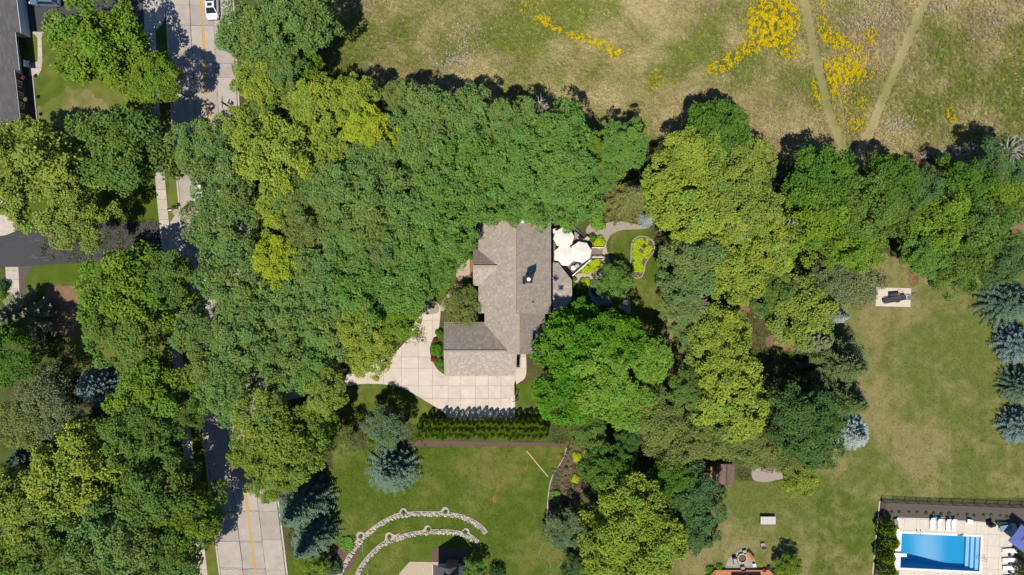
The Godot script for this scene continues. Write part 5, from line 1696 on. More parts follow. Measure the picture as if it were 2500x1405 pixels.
	for s in [[1864, 1391, "red_pot", [0.5, 0.03, 0.02], "bright red flowering pot at the deck's corner"], [1875, 1386, "green_pot", [0.02, 0.05, 0.04], "large dark green pot at the deck's corner"], [1888, 1394, "blue_pot", [0.14, 0.24, 0.3], "blue-grey pot right of the timber deck"]]:
		var pt := thing("plant_pot", s[4], "plant pot", at(s[0], s[1]))
		part(pt, "pot", tubem([Vector3(0, 0, 0), Vector3(0, 0.45, 0)], [0.2, 0.28], 14), mat(s[2], lin(s[3][0], s[3][1], s[3][2]), 0.5))
		part(pt, "foliage", M.mesh_shrub_a, M.leaf_red if s[2] == "red_pot" else M.leaf_dark, Vector3(0, 0.35, 0)).scale = Vector3.ONE * 0.32

	# machines on the concrete pad
	var tl := thing("flat_trailer", "long dark tapering trailer with drawbar on the concrete pad", "trailer", at(2180, 731) + Vector3(0, 0.07, 0), 0.2)
	var tm := mat("trailer_grey", lin(0.035, 0.04, 0.05), 0.5)
	var tbm := MB.new()
	tbm.slab(PackedVector2Array([Vector2(-1.75, -0.28), Vector2(1.7, -0.42), Vector2(1.75, 0.42), Vector2(-1.75, 0.3)]), 0.42, 0.62, 0.03)
	part(tl, "bed", tbm.done(), tm)
	for s in [-1.0, 1.0]:
		part(tl, "side_board", boxm(Vector3(3.4, 0.16, 0.05), 0.01), mat("side_board_brown", lin(0.16, 0.13, 0.11), 0.8), Vector3(0, 0.68, s * 0.36))
		var w := part(tl, "wheel", tubem([Vector3(0.5, 0.28, s * 0.44), Vector3(0.5, 0.28, s * 0.58)], [0.28, 0.28], 16), M.tyre)
		part(w, "rim", tubem([Vector3(0.5, 0.28, s * 0.58), Vector3(0.5, 0.28, s * 0.6)], [0.15, 0.14], 12), M.grey_metal)
	part(tl, "drawbar", tubem([Vector3(1.7, 0.5, 0), Vector3(3.6, 0.55, -0.05)], [0.045, 0.04], 8), M.chrome)
	part(tl, "brace", tubem([Vector3(1.7, 0.5, -0.3), Vector3(2.7, 0.5, -0.02)], [0.03, 0.03], 6), M.chrome)
	part(tl, "jack_wheel", tubem([Vector3(2.5, 0.0, 0.32), Vector3(2.5, 0.12, 0.32)], [0.34, 0.34], 18), mat("steel_blue", lin(0.11, 0.15, 0.2), 0.5))
	for s in [-0.15, 0.15]:
		part(tl, "tail_light", boxm(Vector3(0.04, 0.09, 0.14), 0.01), M.lamp_red, Vector3(-1.78, 0.55, s))
	var mw := thing("lawn_machine", "small black yard machine with a red hood on the concrete pad", "yard machine", at(2181, 719) + Vector3(0, 0.07, 0), 0.08)
	part(mw, "body", boxm(Vector3(1.5, 0.45, 0.55), 0.08), tm, Vector3(-0.1, 0.45, 0))
	part(mw, "hood", boxm(Vector3(0.42, 0.16, 0.3), 0.05), mat("faded_red", lin(0.34, 0.09, 0.075), 0.6), Vector3(0.42, 0.72, 0))
	part(mw, "handle", tubem([Vector3(0.5, 0.6, -0.25), Vector3(1.15, 0.8, -0.42)], [0.03, 0.03], 6), M.black_metal)
	for s in [[-0.6, -0.28], [0.4, -0.28], [-0.6, 0.28], [0.4, 0.28]]:
		part(mw, "wheel", tubem([Vector3(s[0], 0.22, s[1] - 0.05), Vector3(s[0], 0.22, s[1] + 0.05)], [0.22, 0.22], 14), M.tyre)
	# sprinkler-sized odds and ends by the white house
	var sg := thing("porch_bench", "pale bench on the paved porch of the white house", "bench", at(70, 158))
	part(sg, "seat", boxm(Vector3(0.5, 0.06, 1.0), 0.01), M.white_plastic, Vector3(0, 0.42, 0))
	part(sg, "backrest", boxm(Vector3(0.06, 0.4, 1.0), 0.01), M.white_plastic, Vector3(-0.25, 0.66, 0))
	for s in [-0.42, 0.42]:
		part(sg, "leg", boxm(Vector3(0.45, 0.4, 0.06)), M.white_plastic, Vector3(0, 0.2, s))
	for s in [[58, 190, "red"], [64, 243, "pale"], [70, 286, "white"]]:
		var fl := thing("hanging_basket", s[2] + " flower basket hanging under the eave of the white house", "flower basket", at(s[0], s[1], 2.0), 0, "flower baskets along the white house")
		part(fl, "basket", tubem([Vector3(0, 0, 0), Vector3(0, 0.2, 0)], [0.1, 0.2], 12), M.wicker)
		part(fl, "foliage", M.mesh_shrub_a, M.leaf_red if s[2] == "red" else M.leaf_pale, Vector3(0, 0.15, 0)).scale = Vector3.ONE * 0.34
		part(fl, "hook", tubem([Vector3(0, 0.2, 0), Vector3(-0.3, 0.75, 0)], [0.012, 0.012], 5), M.black_metal)

# ---------------------------------------------------------------- trees
# x and y of the crown in the photograph, its radius there (px), height (m), crown build, leaf colour, label
const TREES := [
	[268, 125, 118, 12, "C", "lime", "big lime-green tree below the top-left asphalt drive"],
	[385, 195, 62, 10, "C", "lime", "smaller lime-green tree leaning over the sidewalk near the top left"],
	[312, 362, 122, 13, "F", "mid", "large mid-green tree right of the pale maple, overhanging the sidewalk"],
	[115, 445, 122, 13, "C", "pale", "large yellow-green maple spreading over the grey asphalt drive's bend"],
	[200, 535, 76, 10, "C", "pale", "yellow-green maple hanging over the middle of the asphalt drive"],
	[70, 350, 62, 11, "C", "pale", "pale yellow-green tree directly below the white house"],
	[330, 708, 110, 13, "C", "lime", "lime-green tree just below the asphalt drive's mouth"],
	[318, 810, 105, 12, "C", "mid", "mid-green tree between the pine and the road, left of the road gap"],
	[420, 672, 66, 11, "C", "mid", "mid-green tree shading the sidewalk below the asphalt drive"],
	[28, 868, 72, 11, "C", "deep", "deep green tree at the left edge under the grey pine"],
	[372, 960, 92, 12, "F", "lime", "lime-green tree right of the blue spruce by the left sidewalk"],
	[345, 1050, 95, 12, "F", "mid", "mid-green tree below the blue spruce on the left block"],
	[455, 1000, 52, 10, "F", "mid", "small green tree crowding the road above its lower bend"],
	[205, 1145, 112, 13, "C", "yellow", "yellow-green tree in the lower left, beside the dark yew"],
	[62, 1240, 88, 12, "C", "pale", "pale green tree on the left edge of the lower left wood"],
	[395, 1190, 108, 13, "F", "mid", "mid-green tree overhanging the road in the lower left"],
	[470, 1250, 92, 12, "F", "lime", "lime-green tree reaching furthest over the lower road"],
	[300, 1330, 108, 13, "F", "grey", "grey-green tree at the bottom edge left of the road"],
	[430, 1360, 82, 12, "F", "mid", "mid-green tree at the bottom edge nearest the road"],
	[150, 1345, 98, 12, "C", "mid", "mid-green tree at the bottom edge, second from the corner"],
	[35, 1375, 78, 11, "C", "lime", "lime-green tree in the very bottom-left corner"],
	[30, 1180, 50, 10, "C", "pale", "small pale tree at the left edge beside the dark yew"],
	[620, 95, 88, 13, "F", "grey", "grey-green tree right of the white car on the road"],
	[735, 55, 85, 14, "F", "grey", "grey-green tree at the top edge beside the meadow"],
	[680, 175, 62, 12, "F", "grey", "grey-green tree between road and meadow, above the yellow-green ones"],
	[735, 150, 46, 9, "C", "lime", "small lime-green tree at the meadow's left corner"],
	[642, 212, 62, 12, "C", "yellow", "yellow-green tree just above the utility pole"],
	[712, 225, 48, 11, "F", "grey", "small grey-green tree wedged among yellow-green crowns near the pole"],
	[600, 342, 74, 13, "C", "yellow", "yellow-green tree beside the road, just below the utility pole"],
	[778, 262, 68, 12, "C", "yellow", "yellow-green tree on the meadow's edge, left of the golden one"],
	[860, 245, 62, 12, "C", "yellow", "yellow-green tree on the meadow's edge, above the golden one"],
	[895, 310, 62, 13, "F", "gold", "bright golden-green tree in the north wood"],
	[690, 385, 95, 14, "C", "yellow", "large yellow-green tree in the north-west wood near the road"],
	[800, 370, 62, 13, "C", "yellow", "yellow-green tree left of the tall grey-green canopy"],
	[975, 240, 52, 12, "F", "olive", "olive tree poking from the north edge of the wood"],
	[985, 355, 40, 12, "C", "gold", "small golden tree deep among the grey-green crowns"],
	[655, 290, 52, 13, "F", "grey", "grey-green tree enclosed by yellow-green crowns"],
	[490, 365, 72, 13, "F", "grey", "grey-green tree arching over the road's upper part"],
	[1050, 285, 85, 14, "F", "grey", "grey-green tree, leftmost of the row along the meadow"],
	[1150, 290, 78, 14, "F", "grey", "grey-green tree, second in the row along the meadow"],
	[1255, 315, 82, 14, "F", "grey", "grey-green tree, third in the row along the meadow"],
	[1365, 335, 82, 14, "F", "fern", "fresh green tree, fourth in the row along the meadow"],
	[930, 405, 85, 14, "F", "grey", "grey-green tree below the golden one"],
	[1045, 375, 85, 15, "F", "grey", "tall grey-green tree north of the house, in the second row"],
	[1150, 385, 88, 15, "F", "fern", "fresh green tree north of the house, in the second row"],
	[1260, 405, 95, 15, "F", "fern", "broad fresh green tree directly north of the house ridge"],
	[1370, 425, 88, 14, "F", "fern", "fresh green tree north of the deck, in the second row"],
	[830, 455, 85, 14, "F", "grey", "grey-green tree at the heart of the west wood"],
	[740, 485, 68, 13, "F", "grey", "grey-green tree right of the small yellow trees in the west wood"],
	[552, 455, 82, 13, "F", "grey", "grey-green tree above the half-hidden white car"],
	[540, 555, 85, 13, "F", "grey", "grey-green tree overhanging the road opposite the asphalt drive"],
	[672, 500, 55, 12, "C", "yellow", "slender yellow-green tree, upper of two in the west wood"],
	[660, 600, 45, 12, "C", "yellow", "narrow yellow-green tree joining the two bright ones"],
	[680, 635, 62, 13, "C", "gold", "round golden-green tree standing out in the west wood"],
	[585, 680, 92, 13, "F", "grey", "grey-green tree left of the round golden-green one"],
	[755, 560, 62, 13, "F", "olive", "olive-green tree right of the slender yellow-green ones"],
	[845, 560, 85, 15, "F", "grey", "grey-green tree at mid-wood, above the bare branches"],
	[950, 500, 92, 15, "F", "grey", "grey-green tree in the centre of the west wood's upper half"],
	[1060, 480, 88, 15, "F", "fern", "fresh green tree north-west of the house"],
	[1180, 480, 82, 14, "F", "fern", "fresh green tree overhanging the house's north-west eave"],
	[1285, 492, 74, 12, "F", "fern", "fresh green tree brushing the house's north gable"],
	[1385, 490, 74, 12, "F", "fern", "fresh green tree overhanging the top white parasol"],
	[1010, 600, 85, 14, "F", "fern", "fresh green tree between wood and house, level with the entrance"],
	[1095, 580, 70, 12, "F", "fern", "fresh green tree nearest the house's entrance gable"],
	[920, 610, 78, 14, "F", "grey", "grey-green tree left of the entrance, in the second rank"],
	[785, 660, 82, 14, "F", "grey", "grey-green tree right of the round golden-green one"],
	[880, 700, 85, 14, "F", "fern", "fresh green tree in the wood west of the front walk"],
	[985, 690, 85, 13, "F", "fern", "fresh green tree beside the lawn strip of the front walk"],
	[1065, 665, 58, 11, "F", "fern", "fresh green tree bordering the lawn by the front walk"],
	[690, 745, 88, 14, "F", "grey", "grey-green tree directly below the round golden-green one"],
	[800, 785, 88, 14, "F", "grey", "grey-green tree left of the yellow-green one by the concrete drive"],
	[600, 800, 88, 13, "F", "grey", "grey-green tree right of the yellow line's gap in the canopy"],
	[690, 860, 85, 13, "F", "grey", "grey-green tree in the wood's south-west, beside the road"],
	[880, 800, 62, 12, "C", "yellow", "yellow-green tree above the concrete drive's mouth"],
	[905, 860, 62, 11, "C", "yellow", "yellow-green tree overhanging the curve of the concrete drive"],
	[965, 780, 58, 11, "C", "lime", "lime-green tree at the drive's edge near the boulders"],
	[500, 815, 72, 12, "F", "grey", "grey-green tree left of the yellow line's gap in the canopy"],
	[545, 905, 80, 12, "F", "grey", "grey-green tree over the road between two canopy gaps"],
	[560, 965, 68, 11, "F", "fern", "fresh green tree over the road at the lower canopy edge"],
	[765, 890, 72, 12, "F", "fern", "fresh green tree above the concrete drive's hidden start"],
	[795, 960, 58, 11, "C", "pale", "olive-yellow tree at the concrete drive's lower left end"],
	[640, 1010, 72, 12, "C", "pale", "glossy yellow-green tree right of the lower road, upper half"],
	[700, 1085, 92, 13, "C", "oak", "glossy green oak-like tree above the two left spruces"],
	[620, 1090, 62, 11, "C", "oak", "glossy green tree beside the lower road"],
	[665, 1170, 55, 10, "C", "oak", "glossy green tree just above the left spruces"],
	[770, 1040, 55, 10, "C", "oak", "glossy green tree beside the curved front lawn"],
	[838, 1080, 38, 7, "A", "olive", "small olive tree left of the arborvitae hedge"],
	[940, 1040, 56, 7, "F", "sage", "round blue-green tree at the hedge's left end"],
	[1128, 748, 50, 6, "A", "olive", "airy olive-green tree against the house's west wall"],
	[1300, 285, 42, 11, "A", "twig", "sparse greyish tree on the meadow's edge with bare branches"],
	[1525, 362, 66, 12, "F", "fern", "fresh green tree on the meadow's edge, right of the deck"],
	[1455, 360, 42, 11, "C", "lime", "small lime-green tree squeezed in on the meadow's edge"],
	[1462, 425, 52, 11, "F", "fern", "fresh green tree above the olive larch"],
	[1745, 330, 82, 12, "C", "deep", "deep bright-green tree jutting into the meadow"],
	[1690, 385, 66, 11, "C", "yellow", "yellow-green tree below the one jutting into the meadow"],
	[1635, 440, 68, 12, "C", "yellow", "yellow-green tree right of the olive larch"],
	[1680, 520, 92, 13, "C", "yellow", "broad yellow-green tree overhanging the kidney-shaped bed"],
	[1770, 470, 78, 12, "C", "pale", "pale olive-green tree in the east wood's upper part"],
	[1825, 400, 72, 11, "C", "pale", "pale olive-green tree beside the meadow, left of the V paths"],
	[1765, 570, 72, 11, "C", "yellow", "yellow-green tree above the grey bare branches"],
	[1850, 520, 72, 12, "C", "pale", "pale olive tree left of the bright green belt"],
	[1870, 610, 72, 11, "C", "yellow", "yellow-green tree left of the bare earth patch"],
	[1690, 650, 82, 11, "F", "ash", "soft grey-green tree right of the kidney-shaped bed"],
	[1665, 735, 58, 10, "F", "ash", "soft grey-green tree below the other soft grey one"],
	[1790, 665, 72, 10, "C", "yellow", "yellow-green tree between bare earth patches in the east wood"],
	[2000, 455, 92, 11, "C", "deep", "deep green tree left of where the V paths meet"],
	[1985, 545, 88, 12, "C", "lime", "lime-green tree in the belt left of the small clearing"],
	[2080, 520, 88, 12, "C", "mid", "mid-green tree in the middle of the eastern belt"],
	[2085, 610, 66, 10, "C", "lime", "lime-green tree at the top of the small clearing"],
	[2165, 442, 66, 10, "C", "deep", "deep green tree right of where the V paths meet"],
	[2175, 515, 66, 10, "C", "mid", "mid-green tree below the meadow's right-hand gap"],
	[2250, 468, 62, 9, "F", "slate", "bluish dark green tree below the white wildflowers"],
	[2350, 450, 68, 10, "C", "deep", "deep green tree at the meadow's lower right"],
	[2455, 395, 66, 10, "F", "slate", "bluish tree with bare twigs at the right edge"],
	[2440, 470, 62, 10, "C", "lime", "lime-green tree near the right edge above the earth patch"],
	[2300, 545, 78, 10, "C", "lime", "lime-green tree in the middle right of the belt"],
	[2395, 555, 72, 10, "C", "mid", "mid-green tree left of the right-edge earth patch"],
	[2255, 625, 58, 9, "F", "fern", "fresh green tree at the top right of the dry lawn"],
	[2340, 650, 66, 9, "C", "mid", "mid-green tree bordering the top of the dry lawn"],
	[2435, 635, 66, 10, "F", "slate", "bluish green tree above the right-edge spruces"],
	[1500, 685, 48, 5, "F", "fern", "round fresh green garden tree beside the pond"],
	[1395, 850, 88, 12, "C", "vivid", "vivid green maple touching the house's south-east slope"],
	[1500, 835, 78, 11, "C", "vivid", "vivid green maple below the garden pond"],
	[1570, 880, 72, 12, "F", "vivid2", "vivid green maple with paler shoots, right of the group"],
	[1470, 930, 92, 13, "F", "vivid2", "vivid green maple in the middle of the big group"],
	[1380, 960, 82, 11, "C", "vivid", "vivid green maple beside the basketball hoop"],
	[1530, 980, 72, 11, "F", "vivid2", "vivid green maple at the lower right of the big group"],
	[1430, 1040, 58, 9, "F", "mid", "mid-green tree at the hedge's right end"],
	[1415, 775, 42, 7, "C", "vivid", "small vivid green tree between the bay roof and the pond"],
	[1690, 800, 58, 9, "F", "ash", "soft grey tree beside the narrow lawn strip"],
	[1755, 815, 72, 11, "C", "yellow", "yellow-green tree at the east wood's centre"],
	[1750, 890, 78, 11, "C", "yellow", "yellow-green tree left of the black shadow gap"],
	[1680, 955, 52, 10, "C", "mid", "mid-green tree between maples and yellow-green ones"],
	[1780, 985, 88, 12, "C", "yellow", "broad yellow-green tree below the black shadow gap"],
	[1945, 755, 88, 9, "C", "pale", "olive-green tree left of the concrete pad"],
	[1880, 720, 58, 9, "C", "mid", "mid-green tree below the small earth patch"],
	[2085, 690, 72, 10, "A", "ash2", "grey-green pine-like tree overhanging the concrete pad"],
	[2030, 680, 52, 9, "A", "ash2", "grey-green airy tree left of the concrete pad's tree"],
	[1940, 1025, 82, 12, "C", "slate2", "dark bluish-green tree above the right blue spruce"],
	[2010, 1010, 58, 11, "C", "slate2", "dark green tree beside the right blue spruce"],
	[1985, 1090, 62, 10, "C", "slate2", "dark green tree below the right blue spruce"],
	[1600, 1020, 66, 10, "A", "olive", "olive tree right of the lower small blue spruce"],
	[1650, 1080, 72, 10, "F", "olive", "dense olive tree in the south-east wood"],
	[1735, 1068, 66, 10, "F", "olive", "dense olive tree above the shed"],
	[1840, 1078, 62, 9, "F", "olive", "dense olive tree above the gravel plot"],
	[1918, 1112, 48, 8, "A", "olive", "airy olive tree at the gravel plot's right"],
	[1955, 1170, 42, 6, "C", "yellow", "small yellow-green tree at the lawn right of the gravel plot"],
	[1480, 1140, 62, 10, "C", "deep", "deep green tree above the mulch bed's right side"],
	[1530, 1235, 88, 12, "C", "straw", "yellow-olive tree right of the mulch bed"],
	[1590, 1310, 82, 12, "C", "straw", "yellow-olive tree at the lower right of its clump"],
	[1500, 1330, 82, 12, "C", "straw", "yellow-olive tree at the bottom of its clump"],
	[1570, 1390, 62, 10, "C", "yellow", "yellow-green tree cut by the bottom edge"],
	[1460, 1400, 42, 9, "C", "lime", "lime-green tree cut by the bottom edge, beside the looping hose"],
	[1690, 1215, 82, 11, "F", "silver", "dark green silvery-leaved tree below the shed"],
	[1640, 1160, 55, 10, "C", "deep", "deep green tree left of the shed in the shade"],
	[1690, 1285, 62, 9, "F", "silver", "dark green silvery-leaved tree on the dry lawn's edge"],
	[1378, 1295, 52, 5, "F", "sage", "round blue-green tree by the looping hose"],
	[1400, 1395, 36, 6, "F", "slate2", "dark green tree cut by the bottom edge near the hose"],
	[1926, 1382, 31, 3.4, "C", "lime", "small round lime-green tree alone on the dry lawn"],
	[775, 1390, 32, 4, "C", "lime", "small lime-green tree at the bottom edge below the spruces"],
	[1150, 1395, 34, 4, "F", "fern", "small fresh green tree at the grey house's corner"],
	[1530, 1080, 36, 8, "F", "slate2", "dark green tree beside the lower small blue spruce"],
	[110, 970, 72, 9, "A", "ash2", "soft grey-green pine left of the blue spruce"],
	[60, 1040, 72, 9, "A", "olive", "soft olive pine at the left edge"],
	[160, 1030, 60, 9, "A", "ash2", "soft grey pine below the blue spruce"],
]
# conifers: x, y, radius, height, build, colour, label
const CONIFERS := [
	[55, 775, 68, 10, "P", "pine", "grey-green pine at the left edge below the asphalt drive"],
	[228, 948, 52, 6.5, "S", "blue", "blue spruce in the left block near the sidewalk"],
	[90, 1105, 60, 9, "P", "yew", "dark yew-like conifer in the lower left wood"],
	[735, 1235, 70, 12, "S", "spruce", "upper of the two blue-green spruces by the lower road"],
	[760, 1315, 58, 11, "S", "spruce", "lower of the two blue-green spruces by the lower road"],
	[955, 1152, 66, 7.5, "S", "spruce", "blue-green spruce standing in the south lawn"],
	[1533, 484, 58, 12, "L", "larch", "feathery olive larch beside the gravel path"],
	[1578, 537, 20, 4, "S", "blue2", "small pale blue spruce at the gravel path's end"],
	[2048, 885, 86, 12, "L", "darkspruce", "dark spruce at the dry lawn's left edge"],
	[2062, 975, 66, 10, "L", "darkspruce", "dark spruce below the other dark one at the lawn's edge"],
	[2085, 1060, 46, 5.5, "S", "blue2", "pale blue spruce at the dry lawn's left edge"],
	[1541, 1068, 34, 7, "S", "blue2", "pale blue spruce above the clump by the mulch bed"],
	[2050, 772, 22, 5, "S", "blue2", "small pale blue spruce below the concrete pad"],
	[2468, 738, 66, 8, "S", "spruce", "dark blue-green spruce topmost at the right edge"],
	[2494, 845, 54, 8, "S", "blue", "blue spruce second down at the right edge"],
	[2500, 945, 48, 7, "S", "spruce", "green spruce third down at the right edge"],
	[2496, 1045, 48, 7, "S", "blue", "blue spruce lowest at the right edge"],
	[1990, 830, 46, 8, "P", "pine", "soft pine above the dark spruces"],
]

func leaf_mat(key: String, r: float, g: float, b: float, thru := 0.20) -> void:
	var c := lin(r, g, b)
	mat("leaf_" + key, c, 0.6, {"vertex_color_use_as_albedo": true, "cull_mode": BaseMaterial3D.CULL_DISABLED, "backlight_enabled": true, "backlight": Color(thru, thru, thru * 0.5), "metallic_specular": 0.28})

func foliage_kit() -> void:
	for t in [["grey", .158, .262, .060], ["fern", .135, .272, .046], ["yellow", .265, .355, .042], ["gold", .35, .44, .026], ["lime", .155, .27, .022], ["mid", .115, .205, .033], ["pale", .225, .31, .047], ["deep", .085, .19, .018],
			["olive", .180, .230, .055], ["sage", .135, .215, .095], ["vivid", .095, .26, .012], ["vivid2", .175, .33, .035], ["oak", .175, .265, .030], ["ash", .170, .255, .072], ["ash2", .17, .215, .095], ["slate", .095, .175, .052], ["slate2", .078, .155, .036],
			["straw", .235, .33, .036], ["silver", .085, .165, .050], ["twig", .20, .22, .12], ["blue", .175, .255, .250], ["blue2", .33, .41, .40], ["spruce", .118, .190, .125], ["pine", .20, .23, .12], ["yew", .06, .105, .06], ["larch", .19, .21, .065], ["darkspruce", .115, .165, .055],
			["arbor", .165, .30, .020], ["chartreuse", .42, .55, .015], ["shrub", .10, .25, .015], ["dark", .05, .11, .03], ["red", .25, .03, .03], ["pale_", .4, .42, .2], ["grass", .6, .6, .6]]:
		leaf_mat(t[0], t[1], t[2], t[3])
	mat("bark", lin(0.16, 0.135, 0.115), 0.95)
	mat("bare_twig", lin(0.36, 0.32, 0.29), 0.95)
	for i in 4:
		M["mesh_F%d" % i] = crown_mesh(900 + i, 50, 26, 13, 0.31, 0.26, 0.82, 0.34, 0.80, 1.55)
		M["mesh_C%d" % i] = crown_mesh(930 + i, 38, 16, 21, 0.44, 0.29, 0.84, 0.38, 0.85, 1.6)
	for i in 2:
		M["mesh_A%d" % i] = crown_mesh(960 + i, 34, 30, 8, 0.50, 0.27, 0.60, 0.28, 0.9, 1.6)
		M["mesh_trunk%d" % i] = trunk_mesh(970 + i)
		M["mesh_S%d" % i] = conifer_mesh(980 + i, 9.0, 3.0, 23, 17, 0.26, 0.42, 0.20)
		M["mesh_L%d" % i] = conifer_mesh(985 + i, 9.0, 3.4, 15, 12, 0.34, 0.62, 0.14)
		M["mesh_P%d" % i] = conifer_mesh(988 + i, 9.0, 3.6, 10, 11, 0.05, 0.75, 0.20)
	M.mesh_arbor = column_mesh(990, 4.6, 0.46, 900, 0.19)
	M.mesh_arbor2 = column_mesh(993, 4.6, 0.46, 900, 0.19)
	M.mesh_arbor_big = column_mesh(991, 4.4, 1.25, 1300, 0.42)
	M.mesh_shrub_a = shrub_mesh(995, 420, 0.26, 7)
	M.mesh_shrub_b = shrub_mesh(996, 900, 0.16, 9)
	M.mesh_bare = bare_mesh(997)
	M.mesh_pole = tubem([Vector3(0, 0, 0), Vector3(0, 8.4, 0)], [0.2, 0.04], 7)

func plant_tree(row: Array, k: int) -> void:
	rng.seed = 2000 + k
	var h: float = row[3] * 0.92 + (rnd(-1.3, 1.3) if row[3] > 9 else 0.0)
	var r0: float = row[2] / 16.0
	var hc := h - r0 * 0.45
	var r := r0 * (1.0 - hc / CAM_H)
	var p := at(row[0], row[1], hc)
	var o := thing("broadleaf_tree", row[6], "tree", Vector3(p.x, 0, p.z), 0.0, "broadleaf trees of the wooded block")
	var v: int = k % (2 if row[4] == "A" else 4)
	var s := r / 5.0 * 0.95
	var c := part(o, "crown", M["mesh_%s%d" % [row[4], v]], M["leaf_" + row[5]], Vector3(0, hc, 0))
	c.rotation.y = rnd(0, TAU)
	c.scale = Vector3(s * rnd(0.95, 1.08), s * rnd(0.85, 1.1), s * rnd(0.95, 1.08))
	var t := part(o, "trunk", M["mesh_trunk%d" % (k % 2)], M.bark)
	t.rotation.y = c.rotation.y
	t.scale = Vector3(s * 0.9, hc / 9.0, s * 0.9)

func plant_conifer(row: Array, k: int) -> void:
	rng.seed = 3000 + k
	var h: float = row[3]
	var hc := h * 0.35
	var r: float = row[2] / 16.0 * (1.0 - hc / CAM_H)
	var p := at(row[0], row[1], hc)
	var o := thing("conifer", row[6], "conifer", Vector3(p.x, 0, p.z), 0.0, "conifers of the wooded block")
	var base := 3.0 if row[4] == "S" else (3.4 if row[4] == "L" else 3.6)
	var c := part(o, "crown", M["mesh_%s%d" % [row[4], k % 2]], M["leaf_" + row[5]])
	c.rotation.y = rnd(0, TAU)
	c.scale = Vector3(r / base * 1.05, h / 9.0, r / base * 1.05)
	var t := part(o, "trunk", M.mesh_pole, M.bark)
	t.scale = Vector3(h / 9.0, h / 9.0, h / 9.0)

func shrub(called: String, label: String, x: float, y: float, r: float, h: float, tint: String, group := "", fine := true, category := "shrub") -> Node3D:
	var o := thing(called, label, category, at(x, y, h * 0.5) * Vector3(1, 0, 1), x * 1.7, group)
	var k := r / 16.0
	part(o, "foliage", M.mesh_shrub_b if fine else M.mesh_shrub_a, M["leaf_" + tint]).scale = Vector3(k, h, k)
	part(o, "stem", tubem([Vector3(0, 0, 0), Vector3(0, h * 0.4, 0)], [0.04, 0.03], 5), M.bark)
	return o

